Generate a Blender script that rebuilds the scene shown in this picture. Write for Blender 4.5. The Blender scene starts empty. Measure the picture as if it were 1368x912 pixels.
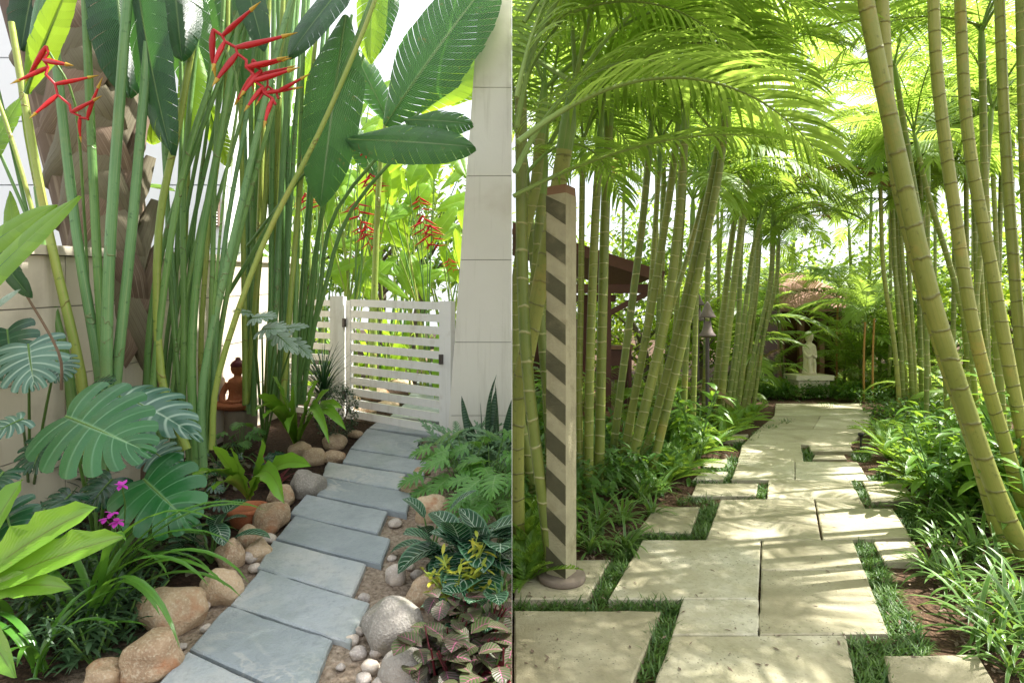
import bpy, bmesh, math, random
from mathutils import Vector as V, Matrix, noise
random.seed(7)
R_=random.uniform
PI=math.pi
# ------------------------------------------------------------ camera, light, exposure
F=760.0; HZ=440.0; H=1.5; SL=73/760.0          # focal length in photo pixels, horizon row, eye height, slope of the left garden
S=bpy.context.scene; C=S.collection
cam=bpy.data.cameras.new('camera'); co=bpy.data.objects.new('camera',cam); C.objects.link(co)
co.location=(0,0,H); co.rotation_euler=(PI/2,0,0)
cam.sensor_width=36; cam.lens=F/1368*36; cam.shift_y=-16/1368; cam.clip_start=.05; cam.clip_end=1500
S.camera=co
SUN_EL=math.radians(57); SUN_AZ=math.radians(78)    # azimuth clockwise from +Y
w=bpy.data.worlds.new('World'); S.world=w; w.use_nodes=True
wn=w.node_tree; bg=wn.nodes['Background']
sky=wn.nodes.new('ShaderNodeTexSky'); sky.sky_type='NISHITA'; sky.sun_disc=False
sky.sun_elevation=SUN_EL; sky.sun_rotation=SUN_AZ; sky.dust_density=6.0; sky.air_density=1.0; sky.ozone_density=1.0
tcw=wn.nodes.new('ShaderNodeTexCoord'); nzw=wn.nodes.new('ShaderNodeTexNoise'); nzw.inputs['Scale'].default_value=2.2; nzw.inputs['Detail'].default_value=6; nzw.inputs['Roughness'].default_value=.6
wn.links.new(tcw.outputs['Generated'],nzw.inputs['Vector'])
crw=wn.nodes.new('ShaderNodeValToRGB'); crw.color_ramp.elements[0].position=.30; crw.color_ramp.elements[0].color=(.30,.30,.30,1); crw.color_ramp.elements[1].position=.52; crw.color_ramp.elements[1].color=(.88,.88,.88,1)
wn.links.new(nzw.outputs[0],crw.inputs[0])
mxw=wn.nodes.new('ShaderNodeMix'); mxw.data_type='RGBA'; mxw.inputs[7].default_value=(4.9,5.05,5.2,1)    # bright thin cloud
wn.links.new(crw.outputs[0],mxw.inputs[0]); wn.links.new(sky.outputs[0],mxw.inputs[6])
wn.links.new(mxw.outputs[2],bg.inputs[0]); bg.inputs[1].default_value=.12
sl=bpy.data.lights.new('sun','SUN'); sl.energy=5.0; sl.angle=math.radians(.55); sl.color=(1,.965,.91)
so=bpy.data.objects.new('sun',sl); C.objects.link(so)
sd=V((math.sin(SUN_AZ)*math.cos(SUN_EL),math.cos(SUN_AZ)*math.cos(SUN_EL),math.sin(SUN_EL)))
so.rotation_euler=sd.to_track_quat('Z','Y').to_euler(); so.location=(8,6,14)
vs=S.view_settings; vs.view_transform='Standard'; vs.look='None'; vs.exposure=1.64; vs.gamma=1
try: vs.use_curve_mapping=False
except: pass
# ------------------------------------------------------------ coordinates
def at(px,py,y): return V(((px-684)/F*y,y,H-(py-HZ)/F*y))
def gr(px,py,z=0): y=H*F/(py-HZ); return V(((px-684)/F*y,y,z))
def gl(px,py,dz=0): y=H*F/(py-367); return V(((px-684)/F*y,y,SL*y+dz))
def zl(y): return SL*max(0,min(12,y))
# ------------------------------------------------------------ materials
def newmat(name):
    m=bpy.data.materials.new(name); m.use_nodes=True
    nt=m.node_tree; nt.nodes.clear(); o=nt.nodes.new('ShaderNodeOutputMaterial'); return m,nt,o
def nd(nt,t,**k):
    n=nt.nodes.new(t)
    for a,b in k.items(): setattr(n,a,b)
    return n
def mth(nt,op,a,b=None,c=None,clamp=False):
    n=nt.nodes.new('ShaderNodeMath'); n.operation=op; n.use_clamp=clamp
    for i,x in enumerate((a,b,c)):
        if x is None: continue
        if isinstance(x,(int,float)): n.inputs[i].default_value=x
        else: nt.links.new(x,n.inputs[i])
    return n.outputs[0]
def mix(nt,f,a,b,mode='MIX'):
    n=nt.nodes.new('ShaderNodeMix'); n.data_type='RGBA'; n.blend_type=mode
    for s,x in ((n.inputs[0],f),(n.inputs[6],a),(n.inputs[7],b)):
        if isinstance(x,(int,float)): s.default_value=x
        elif isinstance(x,(tuple,list)): s.default_value=(*x[:3],1)
        else: nt.links.new(x,s)
    return n.outputs[2]
def ramp(nt,f,stops):
    n=nt.nodes.new('ShaderNodeValToRGB'); e=n.color_ramp.elements
    while len(e)<len(stops): e.new(.5)
    for i,(p,c) in enumerate(stops): e[i].position=p; e[i].color=(*c,1) if isinstance(c,tuple) else (c,c,c,1)
    nt.links.new(f,n.inputs[0]); return n.outputs[0]
def nz(nt,scale,detail=4,vec=None,rough=.55,dist=0):
    n=nt.nodes.new('ShaderNodeTexNoise'); n.inputs['Scale'].default_value=scale; n.inputs['Detail'].default_value=detail
    n.inputs['Roughness'].default_value=rough; n.inputs['Distortion'].default_value=dist
    if vec is not None: nt.links.new(vec,n.inputs['Vector'])
    return n.outputs[0]
def bump(nt,h,st,dist=.01):
    n=nt.nodes.new('ShaderNodeBump'); n.inputs['Strength'].default_value=st; n.inputs['Distance'].default_value=dist
    nt.links.new(h,n.inputs['Height']); return n.outputs[0]
def prin(nt,o,col,rough=.6,norm=None,spec=.5,metal=0):
    p=nt.nodes.new('ShaderNodeBsdfPrincipled')
    if isinstance(col,tuple): p.inputs['Base Color'].default_value=(*col,1)
    else: nt.links.new(col,p.inputs['Base Color'])
    if isinstance(rough,(int,float)): p.inputs['Roughness'].default_value=rough
    else: nt.links.new(rough,p.inputs['Roughness'])
    p.inputs['Specular IOR Level'].default_value=spec; p.inputs['Metallic'].default_value=metal
    if norm is not None: nt.links.new(norm,p.inputs['Normal'])
    if o: nt.links.new(p.outputs[0],o.inputs[0])
    return p
def leafmat(name,a,b,tr,trans=.4,rough=.4,vein=None,nveins=30,midrib=None,edge=None,vw=.25,spec=.5,veinbump=.25,vang=.5,dead=.0,phase=0):
    """a,b: darkest and lightest blade colour; tr: colour of light passing through; vein: colour of the side veins"""
    m,nt,o=newmat(name)
    tc=nd(nt,'ShaderNodeTexCoord'); sp=nd(nt,'ShaderNodeSeparateXYZ'); nt.links.new(tc.outputs['UV'],sp.inputs[0])
    u,v=sp.outputs[0],sp.outputs[1]
    au=mth(nt,'ABSOLUTE',mth(nt,'SUBTRACT',u,.5))
    g=nd(nt,'ShaderNodeNewGeometry'); oi=nd(nt,'ShaderNodeObjectInfo')
    rnd=mth(nt,'FRACT',mth(nt,'ADD',g.outputs['Random Per Island'],oi.outputs['Random']))
    n1=nz(nt,7,3,g.outputs['Position'])
    f=mth(nt,'ADD',mth(nt,'MULTIPLY',rnd,.6),mth(nt,'MULTIPLY',mth(nt,'SUBTRACT',n1,.3),.8),clamp=True)
    col=mix(nt,f,a,b); tcol=mix(nt,f,tuple(x*.65 for x in tr),tr)
    ph=mth(nt,'SINE',mth(nt,'MULTIPLY',mth(nt,'SUBTRACT',v,mth(nt,'MULTIPLY',au,vang)),nveins*2*PI)) if not phase else mth(nt,'SINE',mth(nt,'SUBTRACT',mth(nt,'MULTIPLY',v,nveins*2*PI),PI/2))
    if vein is not None:
        vf=mth(nt,'MULTIPLY',mth(nt,'SUBTRACT',ph,1-vw*2),1/(vw*2),clamp=True)
        fade=mth(nt,'SUBTRACT',1.15,mth(nt,'MULTIPLY',au,1.6),clamp=True)
        col=mix(nt,mth(nt,'MULTIPLY',vf,fade),col,vein)
    if edge is not None:
        col=mix(nt,mth(nt,'MULTIPLY',mth(nt,'SUBTRACT',au,.40),14,clamp=True),col,edge)
    if midrib is not None:
        mf=mth(nt,'SUBTRACT',1,mth(nt,'MULTIPLY',au,34),clamp=True)
        col=mix(nt,mf,col,midrib)
    if dead>0:
        n2=nz(nt,11,4,g.outputs['Position'],.7)
        df=mth(nt,'MULTIPLY',mth(nt,'SUBTRACT',n2,1-dead-.32),9,clamp=True)
        col=mix(nt,df,col,(.30,.20,.07))
    nm=bump(nt,mth(nt,'ADD',ph,nz(nt,60,2,g.outputs['Position'])),veinbump,.004)
    p=prin(nt,None,col,rough,nm,spec)
    t=nd(nt,'ShaderNodeBsdfTranslucent'); nt.links.new(tcol,t.inputs[0])
    mx=nd(nt,'ShaderNodeMixShader'); mx.inputs[0].default_value=trans
    nt.links.new(p.outputs[0],mx.inputs[1]); nt.links.new(t.outputs[0],mx.inputs[2]); nt.links.new(mx.outputs[0],o.inputs[0])
    return m
M={}
M['palm']=leafmat('palm_leaf',(.06,.15,.014),(.19,.33,.045),(.50,.70,.10),.55,.38,nveins=3,veinbump=.1)
M['palmfar']=leafmat('palm_leaf_bright',(.12,.23,.015),(.20,.33,.05),(.46,.64,.09),.5,.42,nveins=3,veinbump=.1)
M['under']=leafmat('undergrowth_leaf',(.02,.075,.010),(.09,.21,.025),(.26,.46,.04),.35,.42,nveins=5)
M['under2']=leafmat('fern_leaf',(.07,.18,.018),(.21,.38,.05),(.42,.62,.06),.38,.45,nveins=5)
M['spider']=leafmat('strap_leaf',(.035,.10,.014),(.13,.27,.05),(.28,.46,.06),.32,.35,nveins=1,edge=(.34,.44,.16))
M['ginger']=leafmat('ginger_leaf',(.05,.15,.012),(.15,.30,.03),(.40,.62,.05),.42,.3,vein=(.20,.36,.07),nveins=26,midrib=(.3,.45,.12))
M['mondo']=leafmat('mondo_grass_leaf',(.02,.075,.012),(.12,.22,.03),(.10,.2,.02),.25,.45,nveins=1)
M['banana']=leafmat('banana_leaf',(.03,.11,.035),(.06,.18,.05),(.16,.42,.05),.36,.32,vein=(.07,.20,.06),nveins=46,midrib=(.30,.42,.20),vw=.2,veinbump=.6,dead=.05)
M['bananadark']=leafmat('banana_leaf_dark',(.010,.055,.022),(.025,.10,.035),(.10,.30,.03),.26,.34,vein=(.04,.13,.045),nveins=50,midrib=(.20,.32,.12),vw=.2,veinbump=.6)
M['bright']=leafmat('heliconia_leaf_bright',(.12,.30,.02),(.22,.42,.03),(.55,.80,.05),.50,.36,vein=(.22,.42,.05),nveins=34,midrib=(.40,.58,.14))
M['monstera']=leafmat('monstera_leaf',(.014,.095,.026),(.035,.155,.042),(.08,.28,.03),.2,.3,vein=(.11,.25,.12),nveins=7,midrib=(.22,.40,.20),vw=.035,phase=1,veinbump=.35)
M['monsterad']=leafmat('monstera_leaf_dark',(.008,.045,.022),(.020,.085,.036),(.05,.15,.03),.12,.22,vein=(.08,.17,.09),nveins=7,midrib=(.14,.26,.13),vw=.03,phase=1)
M['monsterap']=leafmat('monstera_leaf_pale',(.03,.10,.065),(.09,.19,.13),(.06,.22,.06),.12,.3,vein=(.30,.42,.32),nveins=7,midrib=(.36,.48,.36),vw=.16,phase=1)
M['nest']=leafmat('nest_fern_leaf',(.10,.26,.02),(.20,.40,.04),(.36,.62,.05),.34,.22,nveins=24,midrib=(.09,.11,.02),veinbump=.10,dead=.03)
M['arch']=leafmat('arching_leaf',(.05,.16,.02),(.10,.26,.03),(.2,.42,.04),.3,.28,nveins=2,veinbump=.2)
M['calathea']=leafmat('calathea_leaf',(.010,.055,.025),(.025,.09,.04),(.05,.15,.03),.14,.25,vein=(.36,.48,.36),nveins=9,midrib=(.42,.52,.40),edge=(.10,.22,.12),vw=.12,vang=.45)
M['philo']=leafmat('philodendron_leaf',(.06,.20,.035),(.14,.34,.06),(.26,.52,.06),.34,.3,vein=(.16,.34,.1),nveins=10,midrib=(.25,.42,.15),vw=.1)
M['silver']=leafmat('silver_leaf',(.13,.27,.13),(.27,.42,.24),(.25,.42,.2),.25,.4,nveins=8)
M['variegated']=leafmat('variegated_leaf',(.16,.26,.17),(.42,.50,.42),(.30,.42,.28),.25,.4,vein=(.08,.2,.08),nveins=10,vw=.3)
M['snake']=leafmat('snake_plant_leaf',(.012,.05,.022),(.03,.09,.04),(.03,.09,.02),.06,.35,vein=(.10,.18,.10),nveins=22,vw=.3,edge=(.10,.16,.05),vang=0)
M['spike']=leafmat('spiky_leaf',(.012,.05,.018),(.035,.10,.03),(.05,.14,.03),.15,.32,nveins=1)
M['shrub']=leafmat('shrub_leaf',(.02,.06,.022),(.06,.12,.05),(.08,.16,.04),.2,.5,nveins=1)
M['maroon']=leafmat('maroon_leaf',(.07,.012,.016),(.20,.025,.035),(.30,.03,.05),.25,.35,nveins=6)
M['coleus']=leafmat('coleus_leaf',(.035,.035,.022),(.07,.13,.03),(.2,.15,.08),.25,.45,nveins=8,vein=(.22,.06,.12),vw=.2,midrib=(.45,.10,.24))
M['tanleaf']=leafmat('dusky_leaf',(.06,.08,.035),(.16,.15,.085),(.14,.14,.06),.2,.5,nveins=8,vein=(.15,.09,.07),vw=.2)
M['croton']=leafmat('yellow_croton_leaf',(.18,.28,.03),(.50,.44,.04),(.4,.42,.04),.25,.35,nveins=8)
M['magenta']=leafmat('magenta_petal',(.45,.02,.38),(.65,.06,.55),(.7,.05,.6),.3,.5,nveins=1)
M['redbract']=leafmat('red_bract',(.42,.008,.012),(.62,.02,.02),(.8,.03,.03),.25,.35,nveins=1,veinbump=.05)
M['yellowtip']=leafmat('yellow_bract_tip',(.5,.32,.03),(.65,.45,.05),(.7,.5,.05),.3,.4,nveins=1)
M['pinkleaf']=leafmat('pink_leaf',(.35,.03,.07),(.5,.08,.14),(.6,.1,.15),.3,.35,nveins=6,vein=(.1,.05,.04),vw=.2)
M['tree']=leafmat('tree_leaf',(.04,.11,.012),(.16,.30,.03),(.45,.65,.06),.45,.5,nveins=3)
def stemmat(name,a,b,c,ring=None,rs=8,rough=.45,streak=True,ringw=.12):
    m,nt,o=newmat(name)
    tc=nd(nt,'ShaderNodeTexCoord'); sp=nd(nt,'ShaderNodeSeparateXYZ'); nt.links.new(tc.outputs['UV'],sp.inputs[0])
    g=nd(nt,'ShaderNodeNewGeometry'); oi=nd(nt,'ShaderNodeObjectInfo')
    n1=nz(nt,3,4,g.outputs['Position'])
    mp=nd(nt,'ShaderNodeMapping'); mp.inputs['Scale'].default_value=(40,1.5,1); nt.links.new(tc.outputs['UV'],mp.inputs[0])
    n2=nz(nt,1,3,mp.outputs[0])
    f=mth(nt,'ADD',mth(nt,'MULTIPLY',oi.outputs['Random'],.5),mth(nt,'MULTIPLY',mth(nt,'SUBTRACT',n1,.3),1.3),clamp=True)
    col=mix(nt,f,a,b)
    col=mix(nt,mth(nt,'MULTIPLY',mth(nt,'SUBTRACT',n2,.5),3.2 if streak else 1,clamp=True),col,c)
    hh=n2
    if ring is not None:
        vv=mth(nt,'ADD',mth(nt,'MULTIPLY',sp.outputs[1],mth(nt,'MULTIPLY',mth(nt,'ADD',mth(nt,'MULTIPLY',oi.outputs['Random'],.55),.72),rs)),mth(nt,'ADD',mth(nt,'MULTIPLY',n1,.9),mth(nt,'MULTIPLY',oi.outputs['Random'],7)))
        fr=mth(nt,'ABSOLUTE',mth(nt,'SUBTRACT',mth(nt,'FRACT',vv),.5))
        rf=mth(nt,'SUBTRACT',1,mth(nt,'MULTIPLY',fr,1/ringw),clamp=True)
        col=mix(nt,mth(nt,'MULTIPLY',rf,.85),col,ring)
        n3=nz(nt,28,3,g.outputs['Position'])
        nb_=nz(nt,2.3,5,g.outputs['Position'],.7)
        col=mix(nt,mth(nt,'MULTIPLY',mth(nt,'SUBTRACT',nb_,.57),5,clamp=True),col,tuple(x*y for x,y in zip(b,(1.15,.85,.8))))
        col=mix(nt,mth(nt,'MULTIPLY',mth(nt,'SUBTRACT',n3,.62),6,clamp=True),col,tuple(x*.5 for x in a))
        hh=mth(nt,'ADD',mth(nt,'MULTIPLY',rf,1.0),mth(nt,'MULTIPLY',n3,.6))
    prin(nt,o,col,rough,bump(nt,hh,.6,.008),.4)
    return m
M['cane']=stemmat('palm_trunk_green',(.085,.14,.018),(.25,.28,.05),(.22,.19,.07),ring=(.45,.42,.20),rs=7.0,ringw=.06)
M['caney']=stemmat('palm_trunk_yellow',(.19,.225,.04),(.33,.32,.075),(.16,.20,.035),ring=(.13,.12,.04),rs=6.5,ringw=.06)
M['shaft']=stemmat('crownshaft_green',(.10,.20,.03),(.22,.32,.06),(.26,.30,.10))
M['orange']=stemmat('orange_cane',(.42,.15,.035),(.45,.24,.06),(.22,.22,.05))
M['dead']=leafmat('dead_frond',(.20,.12,.05),(.36,.24,.11),(.35,.22,.08),.25,.6,nveins=3)
M['stem']=stemmat('heliconia_stem',(.06,.17,.035),(.15,.29,.07),(.28,.33,.12),ring=(.15,.16,.06),rs=.55,ringw=.012,rough=.45)
M['stemb']=stemmat('heliconia_stem_bluish',(.08,.20,.065),(.16,.31,.11),(.28,.36,.15),ring=(.17,.19,.08),rs=.5,ringw=.010,rough=.42)
M['stemy']=stemmat('heliconia_stem_yellowish',(.15,.26,.035),(.30,.37,.07),(.36,.28,.10),ring=(.24,.18,.06),rs=.6,ringw=.014,rough=.45)
M['bark']=stemmat('sheath_bark',(.11,.075,.05),(.25,.175,.12),(.40,.32,.23),rough=.85)
M['sheathg']=stemmat('sheath_green',(.12,.11,.06),(.22,.19,.12),(.09,.06,.04),rough=.7)
M['petiole']=stemmat('petiole',(.07,.18,.03),(.16,.28,.06),(.10,.2,.05),rough=.35)
M['treebark']=stemmat('tree_bark',(.08,.06,.04),(.18,.14,.10),(.1,.08,.06),rough=.85)
def stone(name,a,b,c,scale=4,rough=.7,bs=.4,patch=None):
    m,nt,o=newmat(name); g=nd(nt,'ShaderNodeNewGeometry'); oi=nd(nt,'ShaderNodeObjectInfo')
    n1=nz(nt,scale,5,g.outputs['Position'],.6,.5); n2=nz(nt,scale*14,4,g.outputs['Position'])
    f=mth(nt,'ADD',mth(nt,'MULTIPLY',oi.outputs['Random'],.55),mth(nt,'MULTIPLY',mth(nt,'SUBTRACT',n1,.35),1.5),clamp=True)
    col=mix(nt,f,a,b); col=mix(nt,mth(nt,'MULTIPLY',mth(nt,'SUBTRACT',n2,.48),3,clamp=True),col,c)
    if patch:
        n4=nz(nt,scale*.8,3,g.outputs['Position'],.7,.3)
        col=mix(nt,mth(nt,'MULTIPLY',mth(nt,'SUBTRACT',n4,.56),7,clamp=True),col,patch)
    prin(nt,o,col,rough,bump(nt,mth(nt,'ADD',n2,n1),bs,.012),.4); return m
M['boulder']=stone('river_boulder',(.56,.42,.27),(.30,.20,.12),(.62,.52,.38),7,.62,.7,patch=(.36,.17,.08))
M['boulderg']=stone('grey_boulder',(.34,.31,.27),(.22,.20,.17),(.44,.41,.36),7,.75,.9,patch=(.22,.21,.15))
M['pebble']=stone('pebble',(.56,.47,.37),(.26,.24,.23),(.64,.59,.54),9,.6,.3)
M['statue']=stone('carved_limestone',(.78,.70,.52),(.62,.54,.38),(.82,.76,.62),5,.8,.5)
M['terra']=stone('terracotta',(.42,.13,.05),(.28,.09,.04),(.46,.20,.10),8,.75,.3)
M['trav0']=None
def slabmat(name,a,b,c,pits,blotch,rough,streak=None):
    m,nt,o=newmat(name); g=nd(nt,'ShaderNodeNewGeometry'); oi=nd(nt,'ShaderNodeObjectInfo'); P=g.outputs['Position']
    n1=nz(nt,blotch,5,P,.6,.4); n2=nz(nt,28,5,P,.65); n3=nz(nt,110,3,P)
    f=mth(nt,'ADD',mth(nt,'MULTIPLY',mth(nt,'SUBTRACT',oi.outputs['Random'],.5),.35),n1,clamp=True)
    col=ramp(nt,f,[(.3,a),(.55,b),(.75,c)])
    col=mix(nt,mth(nt,'MULTIPLY',mth(nt,'SUBTRACT',n2,.5),2.0,clamp=True),col,tuple(x*.72 for x in a))
    hh=n3
    if pits:
        vo=nd(nt,'ShaderNodeTexVoronoi'); vo.inputs['Scale'].default_value=42; nt.links.new(P,vo.inputs[0])
        gate=mth(nt,'MULTIPLY',mth(nt,'SUBTRACT',n1,.47),8,clamp=True)
        pf=mth(nt,'MULTIPLY',mth(nt,'MULTIPLY',mth(nt,'SUBTRACT',.20,vo.outputs[0]),9,clamp=True),gate)
        col=mix(nt,pf,col,tuple(x*.35 for x in a)); hh=mth(nt,'SUBTRACT',n3,mth(nt,'MULTIPLY',pf,2))
    if streak:
        n5=nz(nt,2.2,4,P,.6,1.5)
        sf=mth(nt,'SUBTRACT',1,mth(nt,'MULTIPLY',mth(nt,'ABSOLUTE',mth(nt,'SUBTRACT',n5,.5)),26),clamp=True)
        g2=mth(nt,'MULTIPLY',mth(nt,'SUBTRACT',nz(nt,1.4,2,P),.52),6,clamp=True)
        col=mix(nt,mth(nt,'MULTIPLY',mth(nt,'MULTIPLY',sf,g2),.7),col,streak)
    n6=nz(nt,1.3,6,P,.7,.6); n7=nz(nt,9,5,P,.75)
    col=mix(nt,mth(nt,'MULTIPLY',mth(nt,'SUBTRACT',n6,.53),3.0,clamp=True),col,tuple(x*y for x,y in zip(a,(.72,.78,.62))))
    col=mix(nt,mth(nt,'MULTIPLY',mth(nt,'SUBTRACT',n7,.60),4,clamp=True),col,tuple(x*.62 for x in a))
    prin(nt,o,col,rough,bump(nt,mth(nt,'ADD',mth(nt,'ADD',hh,n2),n7),.5,.007),.45); return m
M['slate']=slabmat('blue_grey_slate',(.25,.285,.30),(.33,.365,.38),(.42,.43,.41),False,2.5,.48,streak=(.52,.50,.46))
M['trav']=slabmat('travertine',(.275,.245,.150),(.41,.375,.25),(.56,.53,.40),True,2.2,.6)
def plain(name,col,rough=.5,var=.15,scale=6,bs=.15,metal=0,dirt=None):
    m,nt,o=newmat(name); g=nd(nt,'ShaderNodeNewGeometry'); n1=nz(nt,scale,5,g.outputs['Position'],.6); n2=nz(nt,scale*12,3,g.outputs['Position'])
    c=mix(nt,n1,tuple(x*(1-var) for x in col),tuple(min(1,x*(1+var)) for x in col))
    if dirt: c=mix(nt,mth(nt,'MULTIPLY',mth(nt,'SUBTRACT',n1,.56),4,clamp=True),c,dirt)
    if name in('cream_render','white_paint','cream_block_wall','pale_carved_wood'):
        mp=nd(nt,'ShaderNodeMapping'); mp.inputs['Scale'].default_value=(14,14,.8); nt.links.new(g.outputs['Position'],mp.inputs[0])
        n3=nz(nt,1,5,mp.outputs[0],.65)
        c=mix(nt,mth(nt,'MULTIPLY',mth(nt,'SUBTRACT',n3,.53),2.4,clamp=True),c,tuple(x*.66*y for x,y in zip(col,(1,.97,.88))))
    prin(nt,o,c,rough,bump(nt,n2,bs,.004),.4,metal); return m
M['white']=plain('white_paint',(.78,.77,.74),.4,.05,dirt=(.60,.56,.50))
M['render']=plain('cream_render',(.76,.73,.65),.8,.07,1.6,.5,dirt=(.60,.55,.46))
M['wallcream']=plain('cream_block_wall',(.62,.56,.44),.8,.08,2.5,dirt=(.42,.37,.28))
M['joint']=plain('dark_joint',(.27,.25,.22),.9)
M['bluewall']=plain('pale_blue_cladding',(.84,.86,.86),.5,.04,1)
M['louvre']=plain('louvre_brown',(.22,.15,.12),.6)
M['wooddark']=plain('dark_red_wood',(.09,.032,.020),.6,.3,9)
M['woodmid']=plain('brown_wood',(.22,.12,.06),.65,.3,9)
M['rooft']=plain('shingle_roof',(.16,.085,.06),.85,.35,14,.6)
M['roofr']=plain('reddish_tile_roof',(.30,.16,.12),.85,.3,14,.6)
M['metal']=plain('bronze_metal',(.07,.055,.05),.45,.2,20)
M['lampcap']=plain('weathered_copper',(.17,.13,.12),.5,.2,20)
M['postpale']=plain('pale_carved_wood',(.36,.33,.20),.8,.45,7,1.2,dirt=(.15,.13,.06))
M['postdark']=plain('dark_painted_stripe',(.085,.08,.04),.8,.5,7,1.2,dirt=(.20,.18,.10))
m,nt,o=newmat('diffuser_sheet')   # added milky sheet: scatters sunlight softly into the left garden
p_=prin(nt,None,(.8,.8,.78),.5); t_=nd(nt,'ShaderNodeBsdfTranslucent'); t_.inputs[0].default_value=(.93,.93,.90,1)
mx=nd(nt,'ShaderNodeMixShader'); mx.inputs[0].default_value=.72; nt.links.new(p_.outputs[0],mx.inputs[1]); nt.links.new(t_.outputs[0],mx.inputs[2]); nt.links.new(mx.outputs[0],o.inputs[0]); M['diffuser']=m
M['stump']=plain('stump_wood',(.20,.16,.12),.85,.3,14,.6)
M['black']=plain('black_plastic',(.02,.02,.02),.5)
# soil
m,nt,o=newmat('soil'); g=nd(nt,'ShaderNodeNewGeometry'); P=g.outputs['Position']
sp=nd(nt,'ShaderNodeSeparateXYZ'); nt.links.new(P,sp.inputs[0])
vo=nd(nt,'ShaderNodeTexVoronoi'); vo.inputs['Scale'].default_value=38; nt.links.new(P,vo.inputs[0])
n1=nz(nt,3,5,P,.6); n2=nz(nt,45,5,P,.7)
ml=ramp(nt,n2,[(.3,(.035,.020,.012)),(.52,(.085,.048,.028)),(.72,(.19,.12,.07))])
lf=ramp(nt,n2,[(.3,(.15,.115,.08)),(.5,(.34,.27,.20)),(.72,(.52,.44,.35))])
lf=mix(nt,mth(nt,'MULTIPLY',mth(nt,'SUBTRACT',n1,.45),3,clamp=True),lf,(.17,.12,.08))
# the left garden's bed left of the path is dark humus, the path margin is pale grit
hum=mth(nt,'MULTIPLY',mth(nt,'SUBTRACT',mth(nt,'MULTIPLY',sp.outputs[0],-1),mth(nt,'ADD',.62,mth(nt,'MULTIPLY',mth(nt,'SUBTRACT',5.6,sp.outputs[1]),.26))),6,clamp=True)
lf=mix(nt,hum,lf,mix(nt,.6,ml,(.012,.009,.006)))
side=mth(nt,'GREATER_THAN',sp.outputs[0],0)
col=mix(nt,side,lf,ml)
prin(nt,o,col,.95,bump(nt,mth(nt,'ADD',n2,vo.outputs[0]),.9,.02),.2); M['soil']=m
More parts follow.
